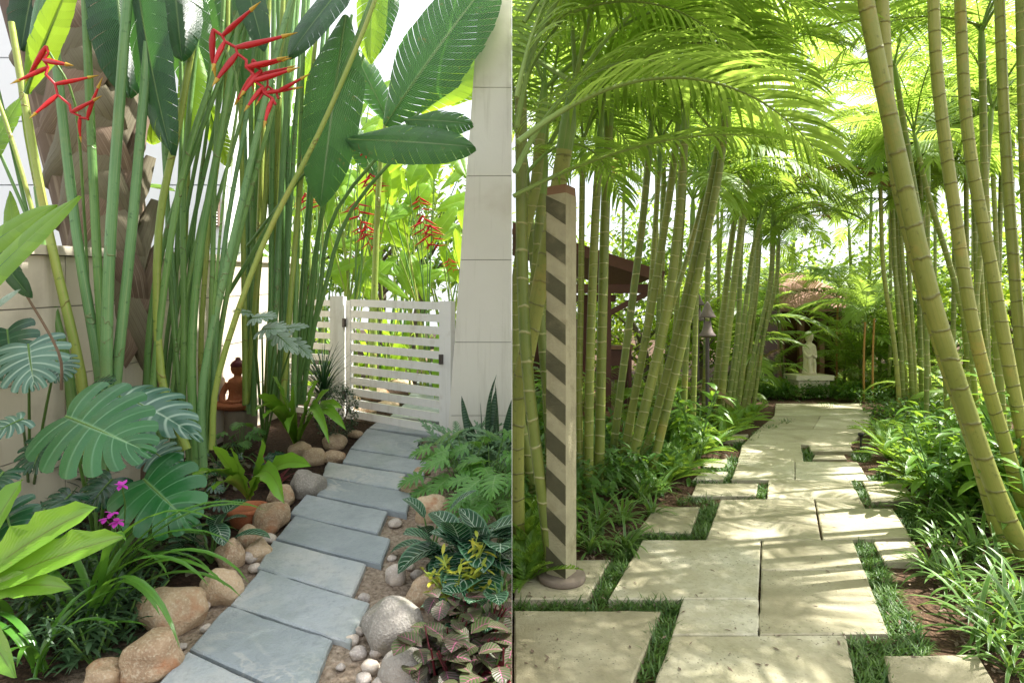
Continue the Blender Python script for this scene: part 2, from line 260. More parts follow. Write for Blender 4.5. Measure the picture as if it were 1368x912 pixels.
# ------------------------------------------------------------ mesh builder
class MB:
    def __init__(s): s.v=[];s.f=[];s.uv=[];s.mi=[];s.sm=[]
    def add(s,verts,faces,uvs=None,mi=0,smooth=True):
        b=len(s.v); s.v+= [tuple(x) for x in verts]; s.uv+= uvs if uvs else [(0,0)]*len(verts)
        for f in faces: s.f.append(tuple(b+i for i in f)); s.mi.append(mi); s.sm.append(smooth)
    def grid(s,rows,uvr,mi=0,smooth=True,closed=False):
        n=len(rows[0]); vs=[p for r in rows for p in r]; us=[q for r in uvr for q in r]; fs=[]
        for i in range(len(rows)-1):
            for j in range(n-1): fs.append((i*n+j,i*n+j+1,(i+1)*n+j+1,(i+1)*n+j))
        s.add(vs,fs,us,mi,smooth)
    def tube(s,pts,rad,n=8,mi=0,flat=1.0,cap=True,ell=None):
        pts=[V(p) for p in pts]; rows=[];uvs=[];L=0
        t0=(pts[1]-pts[0]).normalized(); a=V((0,1,0)) if abs(t0.y)<.9 else V((1,0,0))
        X=(a-t0*a.dot(t0)).normalized()
        for i,p in enumerate(pts):
            t=(pts[min(i+1,len(pts)-1)]-pts[max(i-1,0)]).normalized()
            X=(X-t*X.dot(t)).normalized(); Y=t.cross(X)
            if i: L+=(p-pts[i-1]).length
            r=rad[i] if isinstance(rad,(list,tuple)) else rad
            rows.append([p+X*(r*math.cos(2*PI*k/n))*flat+Y*(r*math.sin(2*PI*k/n)) for k in range(n+1)])
            uvs.append([(k/n,L) for k in range(n+1)])
        s.grid(rows,uvs,mi)
        if cap:
            s.add(rows[-1][:-1],[tuple(range(n))],[(0,L)]*n,mi,False); s.add(rows[0][:-1],[tuple(range(n-1,-1,-1))],[(0,0)]*n,mi,False)
    def box(s,c,d,mi=0,rz=0):
        c=V(c); ca,sa=math.cos(rz),math.sin(rz); vs=[]
        for x in (-1,1):
            for y in (-1,1):
                for z in (-1,1):
                    X,Y=x*d[0]/2,y*d[1]/2; vs.append((c.x+X*ca-Y*sa,c.y+X*sa+Y*ca,c.z+z*d[2]/2))
        s.add(vs,[(0,1,3,2),(4,6,7,5),(0,4,5,1),(2,3,7,6),(0,2,6,4),(1,5,7,3)],None,mi,False)
    def beam(s,a,b,wd,ht,mi=0):
        a=V(a);b=V(b);t=(b-a).normalized(); up=V((0,0,1)) if abs(t.z)<.95 else V((0,1,0))
        X=t.cross(up).normalized()*wd/2; Z=X.cross(t).normalized()*ht/2
        vs=[p+x*X+z*Z for p in (a,b) for x,z in ((-1,-1),(1,-1),(1,1),(-1,1))]
        s.add(vs,[(3,2,1,0),(4,5,6,7),(0,1,5,4),(1,2,6,5),(2,3,7,6),(3,0,4,7)],None,mi,False)
    def prism(s,bot,top,mi=0):
        n=len(bot); s.add(list(bot)+list(top),[tuple(range(n-1,-1,-1)),tuple(range(n,2*n))]+[(i,(i+1)%n,n+(i+1)%n,n+i) for i in range(n)],None,mi,False)
    def lathe(s,prof,n=16,c=(0,0,0),mi=0,sx=1,sy=1,cap=True):
        c=V(c); rows=[[c+V((r*sx*math.cos(2*PI*k/n),r*sy*math.sin(2*PI*k/n),z)) for k in range(n+1)] for r,z in prof]
        s.grid(rows,[[(k/n,z) for k in range(n+1)] for r,z in prof],mi)
    def build(s,name,mats,parent=None,world=True,loc=None):
        me=bpy.data.meshes.new(name)
        off=V((0,0,0))
        if parent is not None and world:
            off=V(parent.location); q=parent
            while q.parent: q=q.parent; off+=V(q.location)
        if loc is not None: off=V(loc)
        vv=[(a-off.x,b-off.y,c-off.z) for a,b,c in s.v]
        me.from_pydata(vv,[],s.f)
        if not isinstance(mats,(list,tuple)): mats=[mats]
        for q in mats: me.materials.append(M[q] if isinstance(q,str) else q)
        me.polygons.foreach_set('material_index',s.mi); me.polygons.foreach_set('use_smooth',s.sm)
        ul=me.uv_layers.new(name='UVMap'); li=[0]*len(me.loops); me.loops.foreach_get('vertex_index',li)
        ul.data.foreach_set('uv',[x for i in li for x in s.uv[i]])
        me.update(); ob=bpy.data.objects.new(name,me); C.objects.link(ob)
        if parent is not None: ob.parent=parent
        if loc is not None: ob.location=loc
        return ob
def tag(o,label=None,cat=None,group=None,kind=None):
    if label: o['label']=label
    if cat: o['category']=cat
    if group: o['group']=group
    if kind: o['kind']=kind
    return o
def thing(name,label,cat,loc,group=None):
    o=bpy.data.objects.new(name,None); C.objects.link(o); o.location=loc; o.empty_display_size=.1
    return tag(o,label,cat,group)
def kids(o): return [c for c in ALLK.get(o.name,[])] if False else list(o.children)
def copy_tree(o,parent=None):
    c=o.copy(); C.objects.link(c)
    if parent is not None: c.parent=parent
    for ch in list(o.children): copy_tree(ch,c)
    return c
def place(proto,loc,rz=0,sc=1,label=None,group=None,tilt=(0,0)):
    if not proto.get('placed'): c=proto; proto['placed']=1
    else:
        c=copy_tree(proto)
    c.location=loc; c.rotation_euler=(tilt[0],tilt[1],rz); c.scale=(sc,sc,sc)
    if label: c['label']=label
    if group: c['group']=group
    return c
# ------------------------------------------------------------ leaf shapes
def P_lance(t): return max(.0,math.sin(PI*min(1,t**.75)))**.8
def P_strap(t): return min(1,.35+t*2.2)*(1-t**5)**.8 if t<1 else 0
def P_ell(t): return max(0,math.sin(PI*t))**.55
def P_grass(t): return (1-t)**.6*min(1,.6+t*3)
def blade(mb,base,az,el,L,W,droop=.8,segs=6,cols=2,prof=P_lance,fold=.25,wavy=0,nw=6,twist=0,mi=0,pw=1.0):
    base=V(base); side=V((-math.sin(az),math.cos(az),0)); c=base.copy(); rows=[];uvs=[]
    if twist:
        T0=V((math.cos(az)*math.cos(el),math.sin(az)*math.cos(el),math.sin(el))); side=Matrix.Rotation(twist,3,T0)@side
    for i in range(segs+1):
        t=i/segs; e=el-droop*t**pw
        T=V((math.cos(az)*math.cos(e),math.sin(az)*math.cos(e),math.sin(e)))
        if i: c=c+T*(L/segs)
        N=T.cross(side); w_=W*max(prof(t),.01)/2; r=[];q=[]
        for j in range(cols+1):
            u=2*j/cols-1
            wz=wavy*math.sin(t*nw*2*PI+(0 if u>0 else 1.7))*abs(u)**2 if wavy else 0
            r.append(c+side*(u*w_*(1+wz*1.2))+N*(fold*abs(u)*w_+wz*W*.5)); q.append((u*.5+.5,t))
        rows.append(r);uvs.append(q)
    mb.grid(rows,uvs,mi)
    return c
def sm(x): x=max(0,min(1,x)); return x*x*(3-2*x)
def lobed(mb,O,X,Y,Z,L,W,n=7,gap=.5,start=.45,a0=125,a1=20,prof=None,droop=.15,cup=.15,seg=5,m=2,rnd=0,mi=0,bend=12,ragged=0,flip=0):
    """a blade of side lobes fused round the midrib: monstera, philodendron, fern, torn banana leaf"""
    prof=prof or (lambda v:(.75+.9*v-1.55*v*v) if v<.98 else .12)
    fl=[(random.random()*rnd) for _ in range(2*n+2)]
    for sd_ in (-1,1):
        for k in range(n):
            g0=gap*(1-fl[k+ (n if sd_>0 else 0)]) if rnd else gap
            rag=1+R_(-ragged,ragged); dz=R_(-ragged,ragged)*.6
            rows=[];uvs=[]
            for i in range(seg+1):
                u=i/seg; g=g0*sm((u-start)/(1-start))/n/2
                r=[];q=[]
                for j in range(m+1):
                    v=k/n+g+(1/n-2*g)*j/m
                    a=math.radians(a0+(a1-a0)*v**.8-bend*u)
                    wl=max(prof(v),.02)*W*rag
                    if gap>.12: wl*=1-.07*abs(2*j/m-1)**3*u**5
                    p=O+X*(L*v)+(X*math.cos(a)+Y*(sd_*math.sin(a)))*(wl*u)
                    p=p+Z*(-cup*W*u*u*1.0+cup*.5*W*u -droop*L*v*v + dz*u*u*W*.3)
                    r.append(p);q.append((.5+sd_*u*.5,v))
                rows.append(r if sd_>0 else r[::-1]);uvs.append(q if sd_>0 else q[::-1])
            mb.grid(rows,uvs,mi)
def frame(P0,P1,nh):
    X=(V(P1)-V(P0)); L=X.length; X.normalize(); Y=V(nh).cross(X).normalized(); Z=X.cross(Y); return V(P0),X,Y,Z,L
def P_ban(v): return (min(1,.14+v*3.0))*(1-max(0,(v-.45)/.55)**2.6)+.02
def banana(mb,P0,P1,W,nh=(0,-1,.25),n=16,gap=.10,droop=.08,cup=.25,rnd=.9,mi=0,ragged=.05,fold=0):
    O,X,Y,Z,L=frame(P0,P1,nh)
    lobed(mb,O,X,Y,Z,L,W/2,n=n,gap=gap,start=.15,a0=82,a1=58,prof=P_ban,droop=droop,cup=cup,seg=4,m=2,rnd=rnd,mi=mi,bend=8,ragged=ragged)
def midtube(mb,P0,P1,r0,r1,sag=0,n=7,mi=0,segs=6):
    P0=V(P0);P1=V(P1); pts=[P0.lerp(P1,i/segs)+V((0,0,-sag*4*(i/segs)*(1-i/segs))) for i in range(segs+1)]
    mb.tube(pts,[r0+(r1-r0)*i/segs for i in range(segs+1)],n,mi)
def spline(pts,k=4):
    pts=[V(p) for p in pts]; P=[pts[0]*2-pts[1]]+pts+[pts[-1]*2-pts[-2]]; out=[]
    for i in range(1,len(P)-2):
        for j in range(k):
            t=j/k; a,b,c,d=P[i-1],P[i],P[i+1],P[i+2]
            out.append(.5*((2*b)+(c-a)*t+(2*a-5*b+4*c-d)*t*t+(3*b-a-3*c+d)*t**3))
    out.append(pts[-1]); return out
ORD=['first','second','third','fourth','fifth','sixth','seventh','eighth','ninth','tenth','eleventh','twelfth','thirteenth','fourteenth','fifteenth']
# ============================================================ SETTING: ground
def gz(x,y):
    n_=noise.noise(V((x*2.1,y*2.1,0)))*.014+noise.noise(V((x*9,y*9,3)))*.008
    if x<0: return zl(y)+n_-.006
    return n_-.006
mb=MB()
xs=[-220,-60,-20,-9]+[-6+i*.09 for i in range(66)]+[-.012,-.0015]
xr=[.0015,.012]+[i*.09+.06 for i in range(100)]+[12,20,60,220]
ys=[-60,-10,-2,0,1]+[1.6+i*.09 for i in range(128)]+[14,20,40,100,400,900]
for X_ in (xs,xr):
    rows=[];uv=[]
    for y in ys: rows.append([V((x,y,gz(x if abs(x)>.002 else (x),y))) for x in X_]); uv.append([(x,y) for x in X_])
    mb.grid(rows,uv)
rows=[[V((-.0015,y,gz(-.0015,y))),V((.0015,y,gz(.0015,y)))] for y in ys]; mb.grid(rows,[[(0,y),(.1,y)] for y in ys])
tag(mb.build('ground','soil'),kind='structure')
# ============================================================ slabs
def slab(corners,mat,name,label,cat,group,th=.05,top=.03,left=False,joint=.004,bev=.006):
    """corners in photo pixels, back-left first, clockwise"""
    P=[(gl if left else gr)(*c) for c in corners]
    c=sum(P,V((0,0,0)))/len(P)
    Q=[]
    for p in P:
        d=(p-c); d.z=0; Q.append(p-d.normalized()*joint*1.4)
    Q2=[]
    for i in range(len(Q)):
        a=Q[i]; b_=Q[(i+1)%len(Q)]; k_=max(1,int((b_-a).length/.05)); e_=(b_-a).normalized(); nr=V((e_.y,-e_.x,0))
        for j in range(k_):
            p=a.lerp(b_,j/k_); d_=(noise.noise(p*9)+noise.noise(p*31)*.8)*.0035
            if noise.noise(p*6+V((5,5,5)))>.38: d_-=.006
            Q2.append(p+nr*d_*(1 if j else 0))
    Q=Q2
    up=V((0,0,1)); mb=MB(); n=len(Q)
    lo=[q+up*(top-th) for q in Q]; hi=[q+up*(top-bev) for q in Q]; tp=[q-(q-c).normalized()*bev*1.6 + up*top for q in Q]
    tp=[V((q.x,q.y,(zl(q.y) if left else 0)+top)) for q in tp]
    mb.add(lo+hi+tp,[tuple(range(n-1,-1,-1))]+[(i,(i+1)%n,n+(i+1)%n,n+i) for i in range(n)]+[(n+i,n+(i+1)%n,2*n+(i+1)%n,2*n+i) for i in range(n)]+[tuple(range(2*n,3*n))],None,0,False)
    o=mb.build(name,mat,loc=(c.x,c.y,c.z)); tag(o,label,cat,group); return o
LS=[[(505,565),(592,578),(590,587),(491,575)],[(490,576),(565,588),(556,616),(466,603)],[(466,604),(571,620),(568,640),(456,622)],
[(437,621),(544,638),(534,660),(429,640)],[(437,643),(552,664),(545,692),(421,666)],[(408,665),(520,689),(506,719),(385,692)],
[(393,694),(524,726),(511,762),(366,725)],[(364,727),(492,760),(472,805),(341,765)],[(346,767),(497,813),(470,869),(305,815)],
[(304,816),(448,863),(412,948),(250,875)],[(250,877),(410,950),(362,1070),(178,955)]]
wh=['nearest to the camera, cut by the bottom edge','second from the bottom of the photo','third from the bottom, widest across the pale streak','fourth from the bottom, set to the left','fifth from the bottom with its right end jutting out','sixth from the bottom','seventh from the bottom, its end jutting right beside the round boulder','eighth from the bottom beside the rounded left stones','ninth from the bottom with its end jutting right','second from the white gate','lying right under the white gate']
for i,c in enumerate(LS):
    slab(c,'slate','paving_slab','blue grey stone slab of the left path, '+wh[len(LS)-1-i],'paving slab','blue grey slabs of the left path',left=True,joint=.008)
LB=[[(541,541),(598,548),(595,568),(520,559)],[(556,518),(600,523),(598,543),(541,536)],[(566,500),(602,504),(600,519),(556,514)],[(574,486),(602,489),(602,501),(566,497)]]
for i,c in enumerate(LB):
    slab(c,'slate','paving_slab',['pale slab seen through the lowest gaps of the gate','second pale slab beyond the gate','third pale slab beyond the gate','farthest pale slab beyond the gate'][i],'paving slab','slabs beyond the gate',left=True,joint=.008)
RS=[([(686,823),(884,824),(831,960),(686,960)],'large slab at the seam in the bottom left corner of the right garden'),
([(731,754),(816,754),(785,808),(686,808),(686,797)],'slab carrying the striped post'),
([(875,682),(935,682),(923,718),(850,716)],'small slab left of the path beside the strap leaved plants'),
([(930,650),(1013,650),(1011,667),(923,667)],'narrow long side slab edged by dark grass squares'),
([(936,634),(973,634),(966,645),(925,645)],'thin side slab just behind the narrow long one'),
([(936,618),(972,617),(969,628),(941,628)],'farthest small side slab left of the path'),
([(858,727),(1017,727),(1014,808),(812,808)],'big slab in the middle of the foreground, left of the long joint'),
([(1017,727),(1140,727),(1155,768),(1016,768)],'slab right of the long joint, behind the striped shade'),
([(1016,768),(1155,768),(1188,855),(1014,857)],'slab with bars of palm shadow right of the long joint'),
([(911,808),(1014,808),(1014,857),(897,857)],'short slab left of the joint near the bottom'),
([(897,857),(1131,857),(1152,960),(862,960)],'wide slab cut by the bottom edge'),
([(962,672),(1088,671),(1093,704),(951,704)],'middle slab left of the dark crack'),
([(951,704),(1093,704),(1098,727),(942,727)],'thin slab in front of the middle slab'),
([(1088,671),(1149,671),(1157,684),(1091,684)],'thin slab right of the dark crack'),
([(1091,684),(1193,684),(1218,724),(1099,727)],'slab jutting right towards the bed'),
([(1026,645),(1136,645),(1150,671),(1024,671)],'slab right of the green grass square'),
([(986,619),(1062,620),(1062,645),(977,645)],'left part of the pair across the middle of the path'),([(1062,620),(1146,621),(1161,645),(1062,645)],'right part of the pair across the middle of the path'),
([(991,597),(1070,597),(1074,621),(986,619)],'slab beyond the long slab, left of the grass square'),
([(1011,577),(1158,575),(1136,597),(992,597)],'slab across the path beyond the small bollard lamp'),
([(1034,558),(1096,558),(1086,576),(1012,577)],'left slab of the second row from the far end'),([(1096,558),(1166,558),(1158,575),(1086,576)],'right slab of the second row from the far end'),
([(1036,541),(1110,541),(1107,550),(1035,550)],'farthest left slab below the stone statue'),([(1110,541),(1150,541),(1153,550),(1107,550)],'farthest right slab of the path'),([(1035,550),(1165,550),(1166,558),(1034,558)],'thin slab in front of the farthest pair'),
([(1152,647),(1203,646),(1225,673),(1164,675)],'side slab right of the path inside an L of grass'),
([(1166,729),(1222,729),(1232,757),(1181,757)],'side slab half covered by the strap plants on the right'),
([(1179,884),(1306,883),(1352,960),(1200,960)],'side slab in the bottom right'),
([(1088,611),(1128,611),(1132,617),(1085,617)],'tiny side slab right of the path'),
([(970,583),(1000,583),(989,592),(964,592)],'small side slab beside the torch fern'),
([(1080,597),(1136,597),(1140,606),(1082,606)],'small slab beyond the tiny side slab')]
for c,l in RS: slab(c,'trav','paving_slab','cream travertine '+l,'paving slab','cream slabs of the right path',top=.035)
# ============================================================ mondo grass between the right slabs
def inpoly(x,y,P):
    r=False;j=len(P)-1
    for i in range(len(P)):
        if (P[i][1]>y)!=(P[j][1]>y) and x<(P[j][0]-P[i][0])*(y-P[i][1])/(P[j][1]-P[i][1])+P[i][0]: r=not r
        j=i
    return r
def tri_area(P): 
    return abs(sum(P[i].x*P[(i+1)%len(P)].y-P[(i+1)%len(P)].x*P[i].y for i in range(len(P))))/2
GP=[[(686,809),(910,809),(905,823),(686,822)],[(850,912),(884,826),(909,811),(880,912)],[(786,808),(812,806),(858,728),(858,716),(838,716),(816,754)],
[(850,717),(930,717),(925,727),(858,727)],[(924,716),(942,726),(961,672),(935,682)],[(914,667),(1023,668),(1023,649),(1013,650),(1009,666)],[(905,676),(960,672),(945,668),(905,667)],
[(966,645),(977,645),(986,619),(972,617)],[(925,646),(985,646),(985,650),(928,650)],[(940,628),(970,628),(969,634),(936,634)],
[(1140,728),(1166,728),(1182,760),(1200,800),(1235,856),(1188,855),(1157,770)],[(1136,645),(1151,646),(1163,675),(1192,683),(1157,684)],[(1131,858),(1235,857),(1245,882),(1180,883),(1198,930),(1146,930)],
[(1074,606),(1086,607),(1086,622),(1075,621)],[(1072,600),(1080,600),(1082,612),(1074,612)],[(1193,684),(1205,676),(1226,676),(1250,722),(1219,722)],[(1161,640),(1180,632),(1205,645),(1165,646)],
[(1042,562),(1060,562),(1060,568),(1042,568)],[(1022,570),(1040,570),(1040,576),(1018,576)],[(1000,592),(985,592),(975,600),(990,600)],[(1010,578),(1018,578),(1010,592),(1000,592)],[(1138,606),(1165,606),(1160,618),(1140,616)],[(1093,540),(1120,540),(1118,546),(1096,546)],[(986,612),(975,612),(972,617),(986,618)]]
mb=MB(); nb=0
for P_ in GP:
    W_=[gr(*p) for p in P_]; A=tri_area(W_); x0=min(p.x for p in W_);x1=max(p.x for p in W_);y0=min(p.y for p in W_);y1=max(p.y for p in W_)
    d=9000 if y0<4.5 else 4200
    cnt=int(A*d); k=0; poly=[(p.x,p.y) for p in W_]; tries=0
    cy=sum(p.y for p in W_)/len(W_)
    while k<cnt and tries<cnt*8:
        tries+=1; x=R_(x0,x1); y=R_(y0,y1)
        if not inpoly(x,y,poly): continue
        k+=1; az=R_(0,2*PI); L=R_(.045,.10)
        if noise.noise(V((x*7,y*7,0)))<-.32: L*=.5
        blade(mb,(x,y,0),az,R_(.5,1.4),L,R_(.006,.010)*(1 if y<5 else 1.6),R_(.4,1.3),3,1,P_grass,0)
tag(mb.build('mondo_grass','mondo'),'dark dwarf grass filling the gaps between the cream slabs','grass',None,'stuff')
# ============================================================ LEFT: structures
# cream block boundary wall
def wx(y): return -3.33+.14*y
t=thing('boundary_wall','cream block garden wall behind the tall stems on the left','wall',(wx(2.2),2.2,zl(2.2)))
y0,y1=1.6,6.45; hts=[0,.42,.86,1.30,1.62]
dirv=V((.14,1,SL)).normalized(); nrm=V((1,-.14,0)).normalized()
for i in range(4):
    mb=MB(); ys_=[y0,2.45,3.6,4.75,5.9,y1]
    for j in range(5):
        a,b=ys_[j]+.004,ys_[j+1]-.004
        lo=[];hi=[]
        for yy,o_ in ((a,0),(b,0),(b,-.14),(a,-.14)):
            p=V((wx(yy),yy,zl(yy)))+nrm*o_; lo.append(p+V((0,0,hts[i]+.004-(.2 if i==0 else 0)))); hi.append(p+V((0,0,hts[i+1]-.004)))
        mb.prism(lo,hi)
    mb.build('wall_course','wallcream',t)
mb=MB(); lo=[];hi=[]
for yy,o_ in ((y0,-.012),(y1-.01,-.012),(y1-.01,-.13),(y0,-.13)):
    p=V((wx(yy),yy,zl(yy)))+nrm*o_; lo.append(p+V((0,0,-.2)));hi.append(p+V((0,0,1.6)))
mb.prism(lo,hi); mb.build('wall_core','joint',t)
mb=MB(); lo=[];hi=[]
for yy,o_ in ((y0,.03),(y1+.03,.03),(y1+.03,-.17),(y0,-.17)):
    p=V((wx(yy),yy,zl(yy)))+nrm*o_; lo.append(p+V((0,0,1.622)));hi.append(p+V((0,0,1.68)))
mb.prism(lo,hi); mb.build('coping','wallcream',t)
# neighbour house beyond the wall
t=thing('neighbour_house','pale blue clad house with a louvred window beyond the cream wall','house',(-7,9.5,zl(9.5)))
mb=MB()
hx0,hx1=-13,at(300,0,8.5).x
for k in range(6):
    z0=zl(8.5)+k*.95; mb.box(((hx0+hx1)/2,10.0,z0+.465),(hx1-hx0,3,.93))
mb.build('wall','bluewall',t)
mb=MB(); mb.box(((hx0+hx1)/2,10.02,zl(8.5)+2.6),(hx1-hx0-.03,2.95,5.4)); mb.build('wall_joint',plain('grey_joint',(.34,.38,.42)),t)
a=at(275,262,8.45);b=at(292,302,8.45)
mb=MB(); mb.box(((a.x+b.x)/2,8.47,(a.z+b.z)/2),(b.x-a.x,.05,a.z-b.z)); win=mb.build('window','louvre',t)
for k in range(9):
    mb2=MB(); 
mb=MB()
for k in range(10): mb.box(((a.x+b.x)/2,8.42,b.z+(a.z-b.z)*(k+.5)/10),((b.x-a.x)*.9,.03,.022))
mb.build('louvre_slats','white',win)
# thin sheet added to shade and soften light on the left garden, and the rendered pier
t=thing('pier','cream rendered pier with panel joints right of the white gate','pillar',(-.3,5.3,zl(5.3)))
yp=5.18
def edge_x(z): # left face of the pier, wider at the foot
    zt=at(0,0,yp).z; zb=at(0,583,yp).z; f=(z-zb)/(zt-zb)
    return (598-684+42*f)/F*yp
js=[700,555,457,347,235,117,-10,-120]
for i in range(7):
    z0=at(0,js[i],yp).z+.003; z1=at(0,js[i+1],yp).z-.003; mb=MB()
    mb.prism([V((edge_x(z0),yp,z0)),V((-.004,yp,z0)),V((-.004,yp+.45,z0)),V((edge_x(z0),yp+.45,z0))],[V((edge_x(z1),yp,z1)),V((-.004,yp,z1)),V((-.004,yp+.45,z1)),V((edge_x(z1),yp+.45,z1))])
    mb.build('wall_panel','render',t)
mb=MB(); z0=.2; z1=at(0,-118,yp).z; d=.012
mb.prism([V((edge_x(z0)+d,yp+d,z0)),V((-.008,yp+d,z0)),V((-.008,yp+.44,z0)),V((edge_x(z0)+d,yp+.44,z0))],[V((edge_x(z1)+d,yp+d,z1)),V((-.008,yp+d,z1)),V((-.008,yp+.44,z1)),V((edge_x(z1)+d,yp+.44,z1))])
mb.build('wall_core','joint',t)
mb=MB()
mb.box((0,3.9,3.15),(.002,2.54,6.5)); o=mb.build('added_diffuser','diffuser',loc=(0,3.9,0)); tag(o,'added milky sheet that softens sunlight for the left garden, seen edge on','screen')  # not a real partition: added to filter the sun for the left garden
# gate and fence
GL,GR=gl(460,559),gl(603,585.5)   # foot points
hgt=1.255
def gpt(f,h): p=GL.lerp(GR,f); return p+V((0,0,h))
gd=(GR-GL); gd.z=0; gang=math.atan2(gd.y,gd.x)
t=thing('garden_gate','white slatted garden gate at the end of the grey slab path','gate',GL.lerp(GR,.5))
mb=MB(); mb.box(gpt(.965,hgt/2),(.13,.07,hgt),rz=gang); mb.build('gate_post','white',t)
for k in range(11):
    h=hgt-.045-k*.1145; mb=MB(); mb.beam(gpt(.075,h),gpt(.91,h),.035,.072); mb.build('slat','white',t)
mb=MB(); mb.box(gpt(.055,hgt/2-.005),(.06,.045,hgt-.03),rz=gang); mb.build('gate_stile','white',t)
for h in (.25,1.0):
    mb=MB(); mb.box(gpt(.02,h)+V((0,-.02,0)),(.03,.07,.09),rz=gang); mb.build('hinge','metal',t)
mb=MB(); mb.box(gpt(.925,.72)+V((0,-.05,0)),(.03,.05,.09),rz=gang); mb.build('latch','metal',t)
FL=gl(375,552); FR=gl(456,559)
t=thing('slat_fence','white slatted fence panel left of the gate behind the spiky plant','fence',FL)
mb=MB(); mb.box(FR+V((-.03,0,hgt/2+.01)),(.14,.10,hgt+.02),rz=-.1); mb.build('post','white',t)
mb=MB(); mb.box(FL+V((0,.0,hgt/2)),(.10,.08,hgt),rz=-.1); mb.build('post','white',t)
for k in range(11):
    h=hgt-.05-k*.1145; mb=MB(); mb.beam(FL+V((0.05,0,h)),FR+V((-.1,0,h)),.035,.062); mb.build('slat','white',t)
# ============================================================ stones
def rock(mb,c,rx,ry,rz_,seed,sub=3,amp=.14,rot=0):
    bm=bmesh.new(); bmesh.ops.create_icosphere(bm,subdivisions=sub,radius=1)
    sx=V((seed*3.7,seed*1.3,seed*7.1)); ca,sa=math.cos(rot),math.sin(rot); vs=[]
    for v in bm.verts:
        p=v.co; k=1+amp*noise.noise(p*1.1+sx)*2+amp*.35*noise.noise(p*3+sx)
        q=V((p.x*rx,p.y*ry,p.z*rz_))*k
        vs.append(V((c[0]+q.x*ca-q.y*sa,c[1]+q.x*sa+q.y*ca,c[2]+q.z)))
    bm.verts.index_update(); fs=[tuple(v.index for v in f.verts) for f in bm.faces]; bm.free()
    mb.add(vs,fs,None,0,True)
def boulder(px,py,wp,hp,label,mat='boulder',grp='rounded boulders edging the grey path',seed=0,name='boulder'):
    """px,py = picture centre of the stone, wp/hp = size in photo pixels"""
    g_=gl(px,py+hp*.36); y=g_.y; rx=wp/F*y/2; rz_=hp/F*y/2*.98
    mb=MB(); rock(mb,(g_.x,y,g_.z+rz_*.5),rx,rx*R_(.75,.95),rz_*1.04,seed,sub=4 if wp>30 else 3,rot=R_(-.25,.25),amp=.15)
    o=mb.build(name,mat,loc=tuple(g_)); tag(o,label,'stone',grp)
BL=[(232,810,84,62,'large tan and pink boulder beside the path, just above the brown one','boulder'),(297,780,54,52,'round two toned boulder at the corner of the wide slab','boulder'),
(203,872,76,66,'brown mossy boulder nearest the bottom of the slab path','boulder'),(140,897,56,40,'grey brown boulder at the bottom left under the arching leaves','boulder'),
(308,737,36,48,'upright tan boulder above the two toned one','boulder'),(332,716,34,34,'tan stone behind the upright tan boulder','boulder'),(345,733,34,28,'rough brown stone against the slab edge','boulder'),
(362,688,46,44,'smooth round boulder in front of the terracotta pot','boulder'),(376,660,36,36,'dark brown stone under the nest fern','boulder'),(411,645,44,42,'pale grey boulder beside the sixth slab','boulderg'),
(418,608,32,30,'tan boulder below the nest fern at the gate','boulder'),(400,600,30,26,'brown stone under the far nest fern','boulder'),(448,608,30,20,'flat tan stone at the left slab end','boulder'),(447,588,34,22,'round stone below the small shrub','boulder'),(475,579,20,12,'small pale stone at the gate edge','boulder')]
for i,b in enumerate(BL): boulder(*b[:5],mat=b[5],seed=i+1)
BR=[(577,676,48,40,'smooth tan boulder right of the path under the pale fern leaves','boulder'),(571,786,56,46,'brown boulder behind the yellow leaved plant','boulder'),(528,829,80,68,'large craggy grey boulder right of the path','boulderg'),
(543,888,76,66,'flat topped grey boulder at the bottom right of the path','boulderg'),(529,766,28,30,'pointed pale stone between path and brown boulder','pebble'),(552,652,30,20,'flat buff stone by the fifth slab','boulder'),(528,697,18,12,'small pale stone near the jutting slab','pebble'),(563,628,22,14,'buff stone near the gate end of the path','boulder'),(486,797,16,14,'little tan stone beside the slab edge','pebble')]
for i,b in enumerate(BR): boulder(*b[:5],mat=b[5],seed=i+31,grp='stones right of the grey path')
# stones beyond the gate
for i,(px,py,wp,hp) in enumerate([(486,548,34,16),(520,540,30,14),(500,525,40,18),(470,530,26,15),(535,512,34,16),(515,500,30,14),(560,480,30,12),(580,470,26,11),(545,476,24,12),(590,455,26,10),(570,452,22,9)]):
    boulder(px,py,wp,hp,'tan stone glimpsed through the gate slats',grp='stones beyond the gate',seed=i+60)
# pebbles: one patch of uncountable small gravel plus the bigger ones
mb=MB(); k=0
def pebzone(pts,n,s0,s1,mb):
    for _ in range(n):
        i=random.randrange(len(pts)-1); f=random.random(); a=pts[i]; b=pts[i+1]
        px=a[0]+(b[0]-a[0])*f; py=a[1]+(b[1]-a[1])*f; wd=a[2]+(b[2]-a[2])*f
        px+=random.gauss(0,wd*.4); g_=gl(px,py+R_(-4,4)); s_=R_(s0,s1)*1.25
        rock(mb,(g_.x,g_.y,max(g_.z,gz(g_.x,g_.y))+s_*.3),s_*R_(.9,1.4),s_,s_*.6,random.random()*50,1,.08,R_(0,PI))
ZL=[(215,930,16),(250,868,12),(285,815,12),(322,765,12),(350,730,10),(385,690,10),(425,648,8),(450,612,6),(480,585,14),(488,575,10)]
ZR=[(425,930,22),(462,880,26),(490,830,18),(505,780,16),(520,735,18),(540,700,20),(556,660,16),(575,625,14)]
pebzone(ZL,420,.006,.018,mb); pebzone(ZR,560,.006,.019,mb)
pebzone([(440,905,20),(500,850,26)],160,.01,.022,mb)
pebzone([(455,572,16),(490,578,12)],160,.006,.012,mb)
tag(mb.build('gravel','pebble'),'loose small gravel along both edges of the grey slab path','gravel',None,'stuff')
